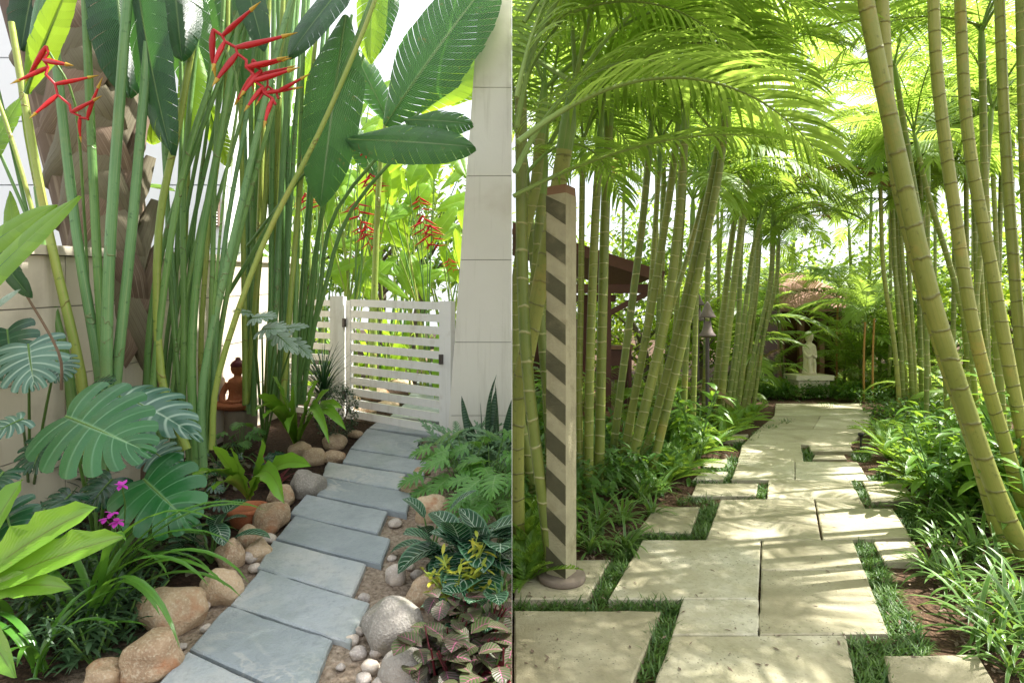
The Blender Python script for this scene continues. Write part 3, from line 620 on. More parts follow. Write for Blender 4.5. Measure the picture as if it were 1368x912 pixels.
for i,(px,py,wp,hp) in enumerate([(272,808,18,12),(285,797,14,10),(348,722,16,13),(326,728,14,10),(335,742,22,17),(360,718,20,14),(340,757,18,12),(275,838,16,9),(478,870,22,18),(496,889,26,20),(470,853,20,14),(503,868,18,18),(455,890,12,9),(486,905,22,16),(477,842,18,12),(512,912,30,26),(536,640,14,8),(524,744,14,9),(556,766,18,12),(243,862,14,8),(315,752,14,9),(548,756,12,9)]):
    boulder(px,py,wp,hp,('small rounded pebble on the left margin of the grey path' if px<400 else 'grey pebble on the right margin of the grey path'),'pebble','pebbles beside the grey path '+('left' if px<400 else 'right'),seed=i+90,name='pebble')
# ============================================================ LEFT: tall plants
def stemtube(mb,pts,r0,r1,mi=0,flat=.75,n=8):
    sp_=spline(pts,4); k=len(sp_)-1
    mb.tube(sp_,[r0+(r1-r0)*i/k for i in range(k+1)],n,mi,flat)
SW=.82
def stems(t,rows,name='stem'):
    """rows: (list of (px,py,depth), width px at foot, width px at top, material)"""
    for pts,w0,w1,mat in rows:
        w0*=SW; w1*=SW
        mb=MB(); P=[at(*p) for p in pts]; stemtube(mb,P,w0/F*pts[0][2]/2,w1/F*pts[-1][2]/2); mb.build(name,mat,t)
def bigleaf(t,p0,p1,W,mat,nh=(0,-1,.25),n=16,gap=.10,droop=.08,cup=.25,pet=None,label=None,ragged=.04,name='leaf',rnd=.9):
    A=at(*p0);B=at(*p1); mb=MB(); banana(mb,A,B,W/F*(p0[2]+p1[2])/2,nh,n,gap,droop,cup,rnd,0,ragged)
    O,X,Y,Z,L=frame(A,B,nh)
    mb.tube([O+X*(L*i/8)-Z*(droop*L*(i/8)**2)-Z*.006 for i in range(9)],[.011*(1-i/9)+.0015 for i in range(9)],5,1)
    o=mb.build(name,[mat,'petiole'],t)
    if label: o['label']=label
    if pet:
        mb=MB(); P=[at(*q) for q in pet]+[A]; stemtube(mb,P,.013,.010,n=6); mb.build('petiole','petiole',t)
    return o
# --- travellers palm like trunk with woven sheaths
b=gl(185,640); D=b.y+.15
t=thing('traveller_palm','thick brown trunk wrapped in crossed old leaf sheaths, rising left behind the tall stems','palm',tuple(b))
mb=MB(); P=[at(178,640,D),at(166,480,D),at(145,330,D),at(112,160,D),at(76,-10,D),at(45,-150,D)]
mb.tube(spline(P,4),[.19+.22*i/20 for i in range(21)],16,0); mb.build('trunk','bark',t)
for k in range(18):
    f=k/17; sgn=1 if k%2 else -1
    py=470-f*480; cx=165-(470-py)*.195
    a=at(cx+sgn*(38+28*f),py+60,D-.22); m_=at(cx+sgn*4,py-30,D-.35-.20*f); c_=at(cx-sgn*(46+38*f),py-150,D-.22)
    mb=MB(); sp_=spline([a,m_,c_],6); n_=len(sp_)
    rows=[];uv=[]
    for i,p in enumerate(sp_):
        p=p+V((noise.noise(p*4)*.03,0,noise.noise(p*5+V((3,3,3)))*.03)); t_=(sp_[min(i+1,n_-1)]-sp_[max(0,i-1)]).normalized(); s_=t_.cross(V((0,-1,0))).normalized(); w_=(.12+.09*f)*math.sin(PI*(.12+.8*i/(n_-1)))
        rows.append([p+s_*(u*w_)+V((0,.05*u*u,0)) for u in (-1,-.5,0,.5,1)]); uv.append([(u,i*.1) for u in (0,.25,.5,.75,1)])
    mb.grid(rows,uv); mb.build('leaf_sheath','sheathg' if k%3 else 'bark',t)
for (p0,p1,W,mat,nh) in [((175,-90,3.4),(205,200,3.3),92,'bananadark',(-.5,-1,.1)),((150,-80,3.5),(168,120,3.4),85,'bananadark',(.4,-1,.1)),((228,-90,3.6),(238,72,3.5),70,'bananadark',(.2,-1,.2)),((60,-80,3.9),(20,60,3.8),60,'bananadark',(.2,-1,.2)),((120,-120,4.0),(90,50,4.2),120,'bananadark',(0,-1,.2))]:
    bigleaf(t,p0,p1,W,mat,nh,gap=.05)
# --- heliconia clump 1 (left)
b=gl(140,640); d=3.45
t=thing('heliconia_clump','tall fat blue green heliconia stems rising in front of the brown trunk','heliconia',tuple(b),'tall heliconia clumps')
stems(t,[([(138,620,d),(133,500,d),(102,310,d),(72,50,d),(66,-40,d)],19,13,'stemb'),([(143,620,d),(140,510,d),(128,310,d),(114,0,d),(112,-60,d)],17,12,'stem'),
([(142,625,d-.1),(142,500,d-.1),(148,310,d-.1),(170,0,d-.1),(174,-60,d-.1)],21,15,'stemb'),([(150,625,d-.05),(155,510,d-.05),(176,310,d-.05),(203,0,d-.05),(206,-60,d)],20,13,'stemb'),
([(120,620,d),(108,500,d),(65,310,d),(32,130,d),(15,30,d)],19,10,'stemy'),([(102,620,d+.1),(92,500,d+.1),(70,400,d+.1),(48,250,d+.1)],20,8,'stem'),
([(98,560,d+.2),(62,360,d+.2),(20,200,d+.2),(-30,60,d+.2)],9,6,'stemy'),([(90,500,d+.2),(50,330,d+.2),(0,205,d+.2)],7,5,'stem'),
([(110,560,d+.2),(70,350,d+.3),(35,180,d+.3),(20,40,d+.3)],9,6,'stemy'),([(97,540,d+.3),(40,300,d+.3),(0,130,d+.3),(-20,60,d+.3)],7,5,'stem')])
bigleaf(t,(34,125,3.1),(95,-40,2.9),40,'bright',(.6,-1,.1),gap=.02,label='bright yellow green leaf edge at the top left corner')
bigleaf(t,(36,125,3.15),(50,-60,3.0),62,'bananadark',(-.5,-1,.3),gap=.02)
bigleaf(t,(-30,240,3.6),(22,120,3.7),34,'bright',(0,-1,.3),gap=.03); bigleaf(t,(30,400,3.7),(2,250,3.8),30,'bright',(0,-1,.3),gap=.03)
# claws on this clump
def bract_chain(t,pts,size,mat=('redbract','yellowtip'),n=6,spread=1.0,nm='flower',lab=None):
    """lobster claw flower: zigzag red axis with boat shaped bracts on alternating sides"""
    P=spline(pts,4); mb=MB()
    for q_ in range(1,len(P)-1): P[q_]=P[q_]+V((.012*(1 if q_%2 else -1),0,0))
    mb.tube(P,size*.035,6,0); L=len(P)-1
    for k in range(n):
        f=(k+.5)/n; p=P[int(f*L)]; tt=(P[min(L,int(f*L)+1)]-P[max(0,int(f*L)-1)]).normalized()
        sd_=tt.cross(V((0,1,0))).normalized()*(1 if k%2 else -1)
        yv=V((0,-1 if k%3 else .6,0))
        dr=(sd_*1.0*spread+tt*R_(.25,.6)+yv*.35).normalized(); ln=size*R_(.95,1.3)*(1-.3*f)
        q=[p+dr*(ln*j/5)+tt*(ln*.22*(j/5)**2)+V((0,0,.26*ln*(j/5)**2)) for j in range(6)]
        mb.tube(q,[ln*.04,ln*.066,ln*.06,ln*.045,ln*.028,ln*.003],7,0,.8)
        mb.tube([q[4]+V((0,0,.0)),q[5]+dr*ln*.06],[ln*.05,ln*.003],6,1,.75)
    o=mb.build(nm,mat,t)
    if lab:o['label']=lab
    return o
bract_chain(t,[at(62,62,3.0),at(64,100,3.0),at(98,150,3.0),at(118,160,3.0)],.20,n=8)
stems(t,[([(120,420,3.6),(112,280,3.5),(100,140,3.1),(66,70,3.0)],5,4,'stem')],'flower_stalk')
# --- heliconia clump 2 (middle) 
b=gl(262,668); d=3.75
t=thing('heliconia_clump','middle clump of green and yellowish stems fanning right, foot beside the big monstera','heliconia',tuple(b),'tall heliconia clumps')
rows=[([(262,640,d),(256,480,d),(268,330,d),(300,150,d),(330,-30,d)],17,9,'stem'),([(272,640,d),(272,505,d),(316,300,d),(372,60,d),(400,-30,d)],15,9,'stemb'),
([(283,600,d),(292,500,d),(350,330,d),(425,180,d),(478,60,d),(505,-10,d)],11,7,'stemy'),([(250,600,d-.1),(215,500,d-.1),(212,310,d-.1),(240,160,d-.1),(262,30,d-.1),(270,-30,d)],15,10,'stemy'),
([(205,600,d-.1),(205,510,d-.1),(240,250,d-.1),(290,90,d),(332,-10,d)],14,8,'stem'),([(215,590,d),(196,510,d),(215,340,d),(272,165,d),(345,-20,d)],13,7,'stem'),
([(240,640,d+.1),(246,450,d+.1),(245,250,d+.1),(262,60,d+.1),(268,-30,d)],12,8,'stem'),([(256,640,d+.1),(236,480,d+.1),(224,300,d+.1),(222,80,d+.1),(218,-30,d)],9,7,'stem'),
([(230,600,d+.2),(234,420,d+.2),(219,200,d+.2),(216,0,d+.2)],9,7,'stemb'),([(270,640,d+.1),(282,420,d+.1),(288,200,d+.1),(300,-20,d+.1)],10,7,'stem')]
for i in range(12):
    x0=R_(205,290); x1=R_(225,400); xm=(x0*.62+x1*.38)+R_(-6,6); dd=d+R_(.1,.5); rows.append(([(x0,R_(560,620),dd),(x0+(xm-x0)*.5-6,450,dd),(xm,300,dd),((xm+x1)/2+8,130,dd),(x1,-30,dd)],R_(7,11),R_(5,7),random.choice(['stem','stemy','stem','stemb'])))
stems(t,rows)
bract_chain(t,[at(285,40,3.1),at(320,72,3.1),at(342,108,3.1),at(368,140,3.1)],.25,n=11,lab='large red lobster claw flower at the top of the photo')
bract_chain(t,[at(338,80,3.12),at(350,100,3.12),at(372,132,3.12)],.20,n=6)
stems(t,[([(285,420,3.5),(300,250,3.3),(318,120,3.15),(290,45,3.12)],5,4,'stem')],'flower_stalk')
bigleaf(t,(262,60,4.1),(250,190,4.0),40,'bright',(.3,-1,.2)); bigleaf(t,(275,130,4.2),(300,222,4.2),36,'bright',(-.3,-1,.2))
bigleaf(t,(205,90,4.2),(200,190,4.2),52,'bright',(.3,-1,.2)); bigleaf(t,(190,245,4.4),(232,250,4.3),16,'bright',(0,-.6,1))
bigleaf(t,(300,-80,4.0),(318,120,3.9),70,'banana',(0,-1,.2),gap=.05); bigleaf(t,(262,-60,4.4),(246,120,4.3),70,'banana',(0,-1,.2),gap=.05); bigleaf(t,(318,-60,3.7),(352,60,3.6),42,'bananadark',(.4,-1,.2),gap=.05)
# --- heliconia clump 3 (by the fence)
b=gl(352,600); d=4.7
t=thing('heliconia_clump','dense straight pale stems right of the terracotta figure, in front of the fence','heliconia',tuple(b),'tall heliconia clumps')
rows=[]
for i in range(25):
    x0=R_(328,398); x1=x0+R_(-30,70); dd=d+R_(-.2,.5); rows.append(([(x0,R_(530,560),dd),(x0+(x1-x0)*.2,400,dd),(x0+(x1-x0)*.5,220,dd),(x1,-30,dd)],R_(8,14),R_(5,9),random.choice(['stem','stemy','stemb','stem'])))
for (x0,x1,x2) in [(395,432,500),(402,450,560),(398,415,440),(390,470,585),(405,430,470)]:
    rows.append(([(x0,540,d+.4),((x0+x1)/2,400,d+.4),(x1,280,d+.4),(x2,150 if x2>540 else 20,d+.4)],9,5,'stem'))
stems(t,rows)
bigleaf(t,(462,20,4.3),(424,268,4.1),84,'banana',(.15,-1,.1),gap=.04,cup=.2,ragged=.01,label='long hanging leaf with fine ribs')
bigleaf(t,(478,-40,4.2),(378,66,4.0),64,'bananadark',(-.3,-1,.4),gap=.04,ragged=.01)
bigleaf(t,(458,186,4.25),(632,190,4.0),70,'banana',(0,-1,.35),gap=.04,cup=.4,droop=.05,ragged=.02,pet=[(330,330,4.6),(400,240,4.5)],label='folded horizontal leaf reaching the pier',rnd=.6)
bigleaf(t,(540,160,4.35),(628,160,4.15),44,'banana',(0,-1,.3),gap=.10,cup=.5,ragged=.05,label='torn upper flap of the folded leaf')
bigleaf(t,(500,-60,5.0),(492,78,4.9),46,'bright',(0,-1,.1)); bigleaf(t,(530,-30,5.4),(500,70,5.3),30,'banana',(0,-1,.1))
stems(t,[([(300,400,4.5),(360,300,4.4),(430,170,4.3),(500,-5,4.1)],7,12,'stem')])
# --- big banana behind the gate
b=gl(500,532); d=6.3
t=thing('banana_plant','banana plant with a huge torn leaf between pier and hanging leaf, beyond the gate','banana plant',tuple(b))
stems(t,[([(498,525,d),(500,400,d),(506,250,d),(515,165,d)],13,7,'stemy')])
bigleaf(t,(514,168,5.2),(648,-40,4.9),128,'banana',(-.25,-1,.2),n=24,gap=.115,cup=.15,ragged=.025,rnd=1.0,label='huge torn banana leaf')
bigleaf(t,(560,150,6.6),(680,40,6.4),66,'bright',(-.25,-1,.2),n=18,gap=.08,ragged=.03)
bigleaf(t,(588,150,6.9),(625,230,6.4),40,'bright',(.3,-1,.2)); bigleaf(t,(520,165,6.7),(470,60,6.6),40,'banana',(0,-1,.2)); bigleaf(t,(505,240,6.5),(455,150,6.5),32,'banana',(0,-1,.2))
bigleaf(t,(600,140,7.2),(650,80,7.2),50,'bright',(0,-1,.2));
# --- sunlit heliconia thicket beyond the gate
def helic(px,foot_py,y,nst,spread,hpx,mat,label,flowers=0,lw=26,nl=None):
    z0=zl(y); base=V(((px-684)/F*y,y,z0)); t=thing('heliconia_plant',label,'heliconia',tuple(base),'sunlit heliconias beyond the gate')
    for i in range(nst):
        a=R_(-1,1); top=at(px+a*spread,hpx+R_(-30,50),y+R_(-.3,.4)); b0=base+V((R_(-.18,.18),R_(-.18,.18),0)); md=b0.lerp(top,.5)+V((-a*.08,0,.05))
        mb=MB(); stemtube(mb,[b0,md,top],R_(.012,.02),.007,n=6); mb.build('stem',random.choice(['stemy','stem','stemy']),t)
        L=R_(.55,.95); an=R_(-.9,.9)+a*.5; tip=top+V((math.sin(an)*L,R_(-.3,.3),math.cos(an)*L*R_(.5,1)))
        mb=MB(); banana(mb,top,tip,R_(.16,.28),(R_(-.6,.6),-1,R_(0,.8)),10,.06,R_(.05,.3),.25,.9); mb.build('leaf',mat,t)
        m2=b0.lerp(top,R_(.4,.85)); an=R_(-1.3,1.3); tip=m2+V((math.sin(an)*L*.8,R_(-.3,.2),math.cos(an)*L*.7))
        mb=MB(); banana(mb,m2,tip,R_(.12,.22),(R_(-.6,.6),-1,R_(0,.8)),10,.06,R_(.05,.3),.25,.9); mb.build('leaf',mat,t)
    for (fx,fy,fs,fl) in (flowers or []):
        A=at(fx,fy,y-.5); bract_chain(t,[A,A+V((.02,0,-.4*fl)),A+V((.06 if fl<.5 else .14,0,-fl))],fs*1.7,n=8)
        mb=MB(); stemtube(mb,[base,base.lerp(A,.6)+V((0,0,.1)),A+V((-.04,0,.08)),A],.007,.005,n=5); mb.build('flower_stalk','stem',t)
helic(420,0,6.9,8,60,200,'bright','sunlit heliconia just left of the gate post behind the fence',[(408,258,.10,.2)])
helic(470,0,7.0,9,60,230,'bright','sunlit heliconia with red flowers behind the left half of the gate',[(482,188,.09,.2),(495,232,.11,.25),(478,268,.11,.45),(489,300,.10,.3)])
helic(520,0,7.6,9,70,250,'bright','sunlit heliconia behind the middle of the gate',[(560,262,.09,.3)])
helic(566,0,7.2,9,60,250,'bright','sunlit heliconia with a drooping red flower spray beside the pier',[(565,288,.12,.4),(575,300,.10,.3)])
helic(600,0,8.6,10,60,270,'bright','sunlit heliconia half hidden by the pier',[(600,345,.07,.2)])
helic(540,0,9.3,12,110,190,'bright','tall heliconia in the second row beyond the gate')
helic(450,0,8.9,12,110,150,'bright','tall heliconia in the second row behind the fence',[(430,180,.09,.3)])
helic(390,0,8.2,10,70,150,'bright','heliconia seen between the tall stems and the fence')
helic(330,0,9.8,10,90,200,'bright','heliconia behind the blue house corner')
for i in range(9):
    px=R_(380,625); y=R_(6.6,8.6)
    z0=zl(y); base=V(((px-684)/F*y,y,z0)); t=thing('heliconia_shoot','low bright heliconia shoots between the stems beyond the gate','heliconia',tuple(base),'low shoots beyond the gate')
    for q in range(9):
        mb=MB() if q==0 else mb
        blade(mb,base+V((R_(-.2,.2),R_(-.2,.2),0)),R_(0,2*PI),R_(1.0,1.5),R_(.6,1.3),R_(.08,.15),R_(.1,.8),6,2,P_lance,.2)
    mb.build('leaf_clump','bright',t)
# trees far behind the left garden
def broadtree(x,y,z,h,r,label,n=1500,mat='tree',ls=.28,grp=None):
    t=thing('background_tree',label,'tree',(x,y,z),grp); mb=MB(); mb.tube(spline([V((x,y,z)),V((x+.2,y,z+h*.35)),V((x-.1,y,z+h*.7))],4),[.16*(1-i/10) for i in range(9)],8)
    for q in range(6):
        a=R_(0,2*PI); mb.tube([V((x+.1,y,z+h*(.3+.05*q))),V((x+math.cos(a)*r*.7,y+math.sin(a)*r*.7,z+h*(.5+.06*q)))],[.05,.015],5)
    mb.build('trunk','treebark',t); mb=MB()
    cl=[(V((x+R_(-r,r)*.75,y+R_(-r,r)*.6,z+h*R_(.25,1))),R_(.25,.45)*r) for _ in range(22)]
    for i in range(n):
        c,cr=random.choice(cl); d_=V((random.gauss(0,1),random.gauss(0,1),random.gauss(0,1))).normalized()*cr*R_(.5,1)
        blade(mb,c+d_,R_(0,2*PI),R_(-.6,.8),ls*R_(.7,1.3),ls*.42,.5,2,1,P_ell,.1)
    mb.build('crown',mat,t)
for i,(px,y,h,r) in enumerate([(600,13,4.6,2.2),(500,14,3.8,2.2),(400,15,4.0,2.4)]):
    broadtree((px-684)/F*y-(.8 if px==600 else 0),y,zl(12),h,r,['sunlit tree beyond the pier','sunlit tree beyond the huge torn leaf','sunlit tree beyond the hanging leaf'][i],1500,grp='trees beyond the left garden')
# ============================================================ LEFT: low plants
def petiole(mb,a,b,r=.006,sag=-.05,mi=1):
    a=V(a);b=V(b); mid=a.lerp(b,.55)+V((0,0,-sag)); stemtube(mb,[a,mid,b],r*1.5,r,mi,1.0,6)
def mon_leaf(t,base,p0,p1,W,mat,nh=(0,-.75,1),n=7,gap=.42,start=.5,label=None,droop=.12,cup=.16,name='leaf'):
    A=at(*p0);B=at(*p1); O,X,Y,Z,L=frame(A,B,nh); mb=MB(); w_=W/F*(p0[2]+p1[2])/2/2
    lobed(mb,O,X,Y,Z,L*.93,w_,n,gap,start,a0=132,a1=18,droop=droop,cup=cup,seg=7,m=4,bend=14,ragged=.03,
          prof=lambda v:(.80+.95*v-1.6*v*v) if v<.97 else .14)
    mb.tube([O+X*(L*.9*i/6)-Z*(droop*L*(i/6)**2)+Z*.002 for i in range(7)],[.005*(1-i/8) for i in range(7)],5,1)
    petiole(mb,base,O,.006,-.06); o=mb.build(name,[mat,'petiole'],t)
    if label:o['label']=label
t=thing('monstera_plant','monstera with one huge glossy split leaf, in front of the tall stems','monstera',tuple(gl(130,760)))
b=gl(130,740)
mon_leaf(t,b,(88,556,2.6),(190,596,2.4),156,'monstera',(.05,-.95,.7),7,.26,.36,label='huge glossy split leaf')
mon_leaf(t,b,(160,530,2.9),(258,556,2.7),100,'monsterap',(.1,-.6,.9),7,.25,.4,droop=.3,cup=.3,label='pale leaf folded over behind the huge leaf')
mon_leaf(t,b,(120,520,3.1),(150,505,3.05),40,'monsterad',(0,-.7,.7),6)
t=thing('monstera_plant','monstera with a drooping dark leaf above the orchid flowers','monstera',tuple(gl(200,740)))
b=gl(200,740); mon_leaf(t,b,(192,640,2.65),(250,694,2.5),125,'monstera',(.1,-.85,.7),6,.26,.5); mon_leaf(t,b,(150,640,2.8),(118,672,2.7),70,'monsterad',(0,-.7,.8),7,.32,.4); mon_leaf(t,b,(200,600,3.0),(235,622,2.9),60,'monsterap',(0,-.6,.9),7,.32,.4)
t=thing('monstera_plant','grey green monstera against the wall at the left edge','monstera',tuple(gl(40,680)))
b=gl(40,680); mon_leaf(t,b,(38,460,2.95),(42,512,2.8),100,'monsterap',(.2,-.85,.6),7,.32,.4); mon_leaf(t,b,(10,440,3.1),(15,505,3.0),80,'monsterad',(0,-.9,.5),7,.32,.4); mon_leaf(t,b,(30,560,2.7),(-20,580,2.6),60,'monsterap',(0,-.6,.9),7,.4,.4); mon_leaf(t,b,(60,590,2.9),(40,625,2.8),70,'monsterad',(0,-.7,.8)); mon_leaf(t,b,(75,480,3.1),(80,505,3.0),55,'monsterap',(.3,-.7,.7),7,.32,.4)
t=thing('monstera_plant','dark monstera low in the bed at the left edge, below the huge leaf','monstera',tuple(gl(30,800)))
b=gl(30,800); mon_leaf(t,b,(8,680,2.3),(20,740,2.2),80,'monsterad',(0,-.75,.7)); mon_leaf(t,b,(60,680,2.5),(50,715,2.4),70,'monsterad',(0,-.75,.7)); mon_leaf(t,b,(95,660,2.6),(60,690,2.5),60,'monsterad',(0,-.75,.7)); mon_leaf(t,b,(5,630,2.6),(-20,660,2.5),60,'monsterad',(0,-.75,.7))
# bright heliconia leaf at the left edge
t=thing('young_heliconia','young plant with two bright yellow green leaves reaching in from the left edge','heliconia',tuple(gl(-60,760)))
bigleaf(t,(-70,430,2.4),(86,252,2.4),58,'bright',(-.25,-1,.5),gap=0,cup=.25,ragged=0,pet=[(-60,760,2.5),(-80,550,2.45)]); bigleaf(t,(-60,360,2.6),(60,268,2.5),44,'bright',(.1,-1,.4),gap=0,ragged=0)
mb=MB(); A=at(-10,330,2.6); B=at(35,395,2.55); banana(mb,A,B,.09,(.2,-1,.1),8,0,.1,.3); mb.build('leaf','bananadark',t)
stems(t,[([(82,520,2.9),(78,470,2.8),(30,385,2.7),(10,340,2.6)],5,4,'bark')],'petiole')
mb=MB(); banana(mb,at(-20,420,2.3),at(22,385,2.3),.03,(0,-1,.2),6,0,.1,.3); mb.build('leaf','variegated',t)
# nest ferns
def nest(label,px,py,spec,scale_y=None,mat='nest',grp="nest ferns",z=0,pot=None):
    b=gl(px,py); t=thing('nest_fern',label,'fern',tuple(b),grp)
    for (dx,dy,tip,W,curl) in spec:   # tip: (px,py,depth)
        A=b+V((0,0,z)); B=at(*tip); d_=(B-A); L=d_.length*1.08; mb=MB(); w_=W/F*tip[2]
        O=A; segs=12; rows=[];uv=[]; X=d_.normalized(); sidev=X.cross(V((0,-.8,.6))).normalized(); N=sidev.cross(X)
        if N.z<0:N=-N
        ph=R_(0,6)
        for i in range(segs+1):
            f=i/segs; c=A.lerp(B,f)+V((0,0,curl*4*f*(1-f)*d_.length)); pw_=w_/2*max(.03,(min(1,.25+f*1.6))*(1-f**6)**.7 if f<1 else .02)
            r=[];q=[]
            for j in range(5):
                u=j/2-1; wv=.22*math.sin(f*30+ph+(2 if u>0 else 0))*u*u
                r.append(c+sidev*(u*pw_*(1+wv*.6))+N*(abs(u)*pw_*.42+wv*w_*.35)); q.append((u*.5+.5,f))
            rows.append(r);uv.append(q)
        mb.grid(rows,uv); mb.build('frond',mat,t)
    return t
nest('nest fern with upright rippled fronds in front of the round shrub',397,598,[(0,0,(345,528,4.0),18,.10),(0,0,(364,502,4.1),18,.06),(0,0,(392,515,4.0),20,.03),(0,0,(425,508,4.1),22,.04),(0,0,(440,520,4.1),18,.06),(0,0,(458,545,4.0),18,.12),(0,0,(462,574,3.8),18,.16),(0,0,(342,548,3.9),20,.14),(0,0,(352,560,3.8),18,.14),(0,0,(385,578,3.75),16,.14),(0,0,(440,592,3.7),16,.2),(0,0,(410,540,4.3),16,0)])
f=nest('potted nest fern with rippled fronds beside the path, in a terracotta pot',332,692,[(0,0,(285,595,3.1),22,.03),(0,0,(308,598,3.1),24,.0),(0,0,(352,585,3.1),24,.05),(0,0,(415,622,3.0),26,.12),(0,0,(380,672,2.85),28,.2),(0,0,(275,632,3.0),24,.1),(0,0,(255,640,2.9),22,.14),(0,0,(285,655,2.9),22,.12),(0,0,(345,610,3.3),20,0)],z=.12)
b=gl(330,698); b.z-=.05; t=thing('plant_pot','terracotta pot under the nest fern beside the round boulder','pot',tuple(b)); mb=MB(); mb.lathe([(.0,0),(.075,0),(.105,.12),(.105,.122),(.118,.122),(.118,.15),(.10,.15),(.095,.12),(.0,.12)],24,b); mb.build('pot_body','terra',t)
nest('large pale green rippled fronds in the bottom left corner',-70,900,[(0,0,(128,678,2.05),56,.05),(0,0,(165,716,1.95),52,.03),(0,0,(95,785,1.95),36,.06),(0,0,(20,905,1.8),44,.08),(0,0,(30,640,2.3),40,.03)],z=.25,grp='nest ferns')
# arching strap plants
def archp(label,px,py,n,L,W,mat='arch',hx=None,seed=1,el=(1.0,1.5),dr=(1.3,2.3)):
    b=gl(px,py); t=thing('arching_plant',label,'plant',tuple(b),'arching strap leaved plants')
    for i in range(n):
        mb=MB(); az=(hx[i%len(hx)] if hx else R_(0,2*PI))+R_(-.2,.2)
        blade(mb,b+V((R_(-.03,.03),R_(-.03,.03),0)),az,R_(*el),L*R_(.75,1.1),W*R_(.8,1.1),R_(*dr),12,2,P_strap,.35,pw=1.4); mb.build('leaf',mat,t)
archp('arching long leaved plant in the lower left, bending over the tan boulder',120,850,15,.95,.034,hx=[-.5,-.1,.3,0,2.9,-1.0,1.2,3.6,.1,-.3])
archp('arching long leaved plant rising beside the orchid flowers',132,800,9,.7,.03,hx=[.2,-.2,.6,2.6,1.4])
archp('low arching leaves at the bottom left edge',50,900,10,.45,.028,hx=[.3,2.9,-1.2,1.3])
archp('arching leaves under the big pale fronds',15,850,8,.5,.03)
# orchid
b=gl(150,790); t=thing('ground_orchid','orchid with small magenta flowers above the dark monstera','orchid',tuple(b))
for (px,py,s_) in [(163,648,1),(150,685,1),(141,693,.9),(157,697,1.1)]:
    c_=at(px,py,2.35); mb=MB()
    for q in range(5): blade(mb,c_,q*2*PI/5+R_(-.2,.2),R_(-.2,.7),.03*s_,.02*s_,R_(-.3,.8),3,2,P_ell,.2)
    blade(mb,c_,-PI/2,-.3,.028*s_,.022*s_,.6,3,2,P_ell,.4); fl=mb.build('flower','magenta',t)
    mb=MB(); stemtube(mb,[b,b.lerp(c_,.6)+V((.03,0,.06)),c_],.004,.003,n=5); mb.build('flower_stalk','petiole',t)
mb=MB()
for q in range(7): blade(mb,b,R_(0,2*PI),R_(.8,1.4),R_(.35,.5),.03,R_(.4,1.2),8,2,P_strap,.3)
mb.build('leaf_clump','arch',t)
# small rosette / broad plants
def tuft(label,b,n,L,W,mat,name='bedding_plant',cat='plant',grp=None,el=(.3,1.3),dr=(.4,1.2),prof=P_ell,rad=.04,up=0,part='leaf_clump',segs=5):
    t=thing(name,label,cat,tuple(b),grp); mb=MB()
    for i in range(n):
        h=R_(0,up); p=V(b)+V((R_(-rad,rad),R_(-rad,rad),h))
        blade(mb,p,R_(0,2*PI),R_(*el),L*R_(.6,1.1),W*R_(.7,1.1),R_(*dr),segs,2,prof,.2,wavy=.0)
    mb.build(part,mat,t)
    if up>.08:
        mb=MB()
        for q in range(3): 
            e=V((R_(-rad,rad),R_(-rad,rad),up)); mb.tube([V(b),V(b)+e*.5,V(b)+e],[.006,.005,.003],5)
        mb.build('stem','maroon' if mat=='coleus' else 'petiole',t)
    return t
def calathea(label,px,py,n,L,W,grp='white veined calatheas',mat='calathea',el=(.5,1.25)):
    b=gl(px,py); t=thing('calathea_plant',label,'calathea',tuple(b),grp)
    for i in range(n):
        az=R_(PI*.9,PI*2.1) if i%3 else R_(0,2*PI); h=R_(.06,.24); o_=V((math.cos(az),math.sin(az),0))*R_(.03,.14)
        mb=MB(); A=b+o_+V((0,0,h)); petiole(mb,b,A,.004,-.02); blade(mb,A,az,R_(*el)-.5*(i%2),L*R_(.75,1.1),W*R_(.8,1.1),R_(.5,1.3),8,4,P_ell,.22); mb.build('leaf',[mat,'petiole'],t)
calathea('white veined calathea trailing between the arching leaves and the boulders',282,752,13,.20,.10)
calathea('white veined calathea beside the terracotta pot',262,722,9,.17,.08)
calathea('large white veined calathea right of the path',622,775,20,.27,.175,el=(.6,1.3)); calathea('white veined calathea at the seam edge right of the path',668,790,15,.27,.175,el=(.6,1.3)); calathea('dark calathea low under the large calathea',575,745,7,.22,.10); calathea('dark calathea beside the coleus plants',655,850,7,.2,.1)
# dusky small plants filling the dark bed
fill=[(200,720),(225,700),(235,735),(180,745),(262,690),(275,668),(290,640),(215,760),(250,755),(170,780),(300,655),(310,640),(240,655),(258,640)]
for i,(px,py) in enumerate(fill): tuft('dusky tan green small plant in the dark left bed',gl(px,py),34,.07,.042,'tanleaf',grp='dusky small plants of the left bed',up=.14,rad=.09,el=(-.2,.9))
fd=[(140,870),(30,860),(50,820),(95,850),(110,880),(160,810),(15,740),(80,780),(45,760),(175,835),(140,780),(185,770),(60,760),(90,745),(40,730),(105,790),(75,830),(150,820),(165,845),(20,780),(125,890),(60,870),(190,800),(100,700),(70,690),(130,700),(25,700)]
for i,(px,py) in enumerate(fd): tuft('dark fine leaved ground plant in the left bed',gl(px,py),60,.10,.018,'shrub',grp='dark ground plants of the left bed',up=.16,rad=.12,el=(-.1,1.2),prof=P_lance,segs=3)
for (px,py) in [(60,640),(95,630),(40,610),(115,650),(75,610)]:
    tuft('dark narrow leaved plant against the cream wall',gl(px,py+25),30,.22,.032,'spike',grp='narrow leaved plants at the wall',up=.3,rad=.06,prof=P_lance,el=(-.2,1.0))
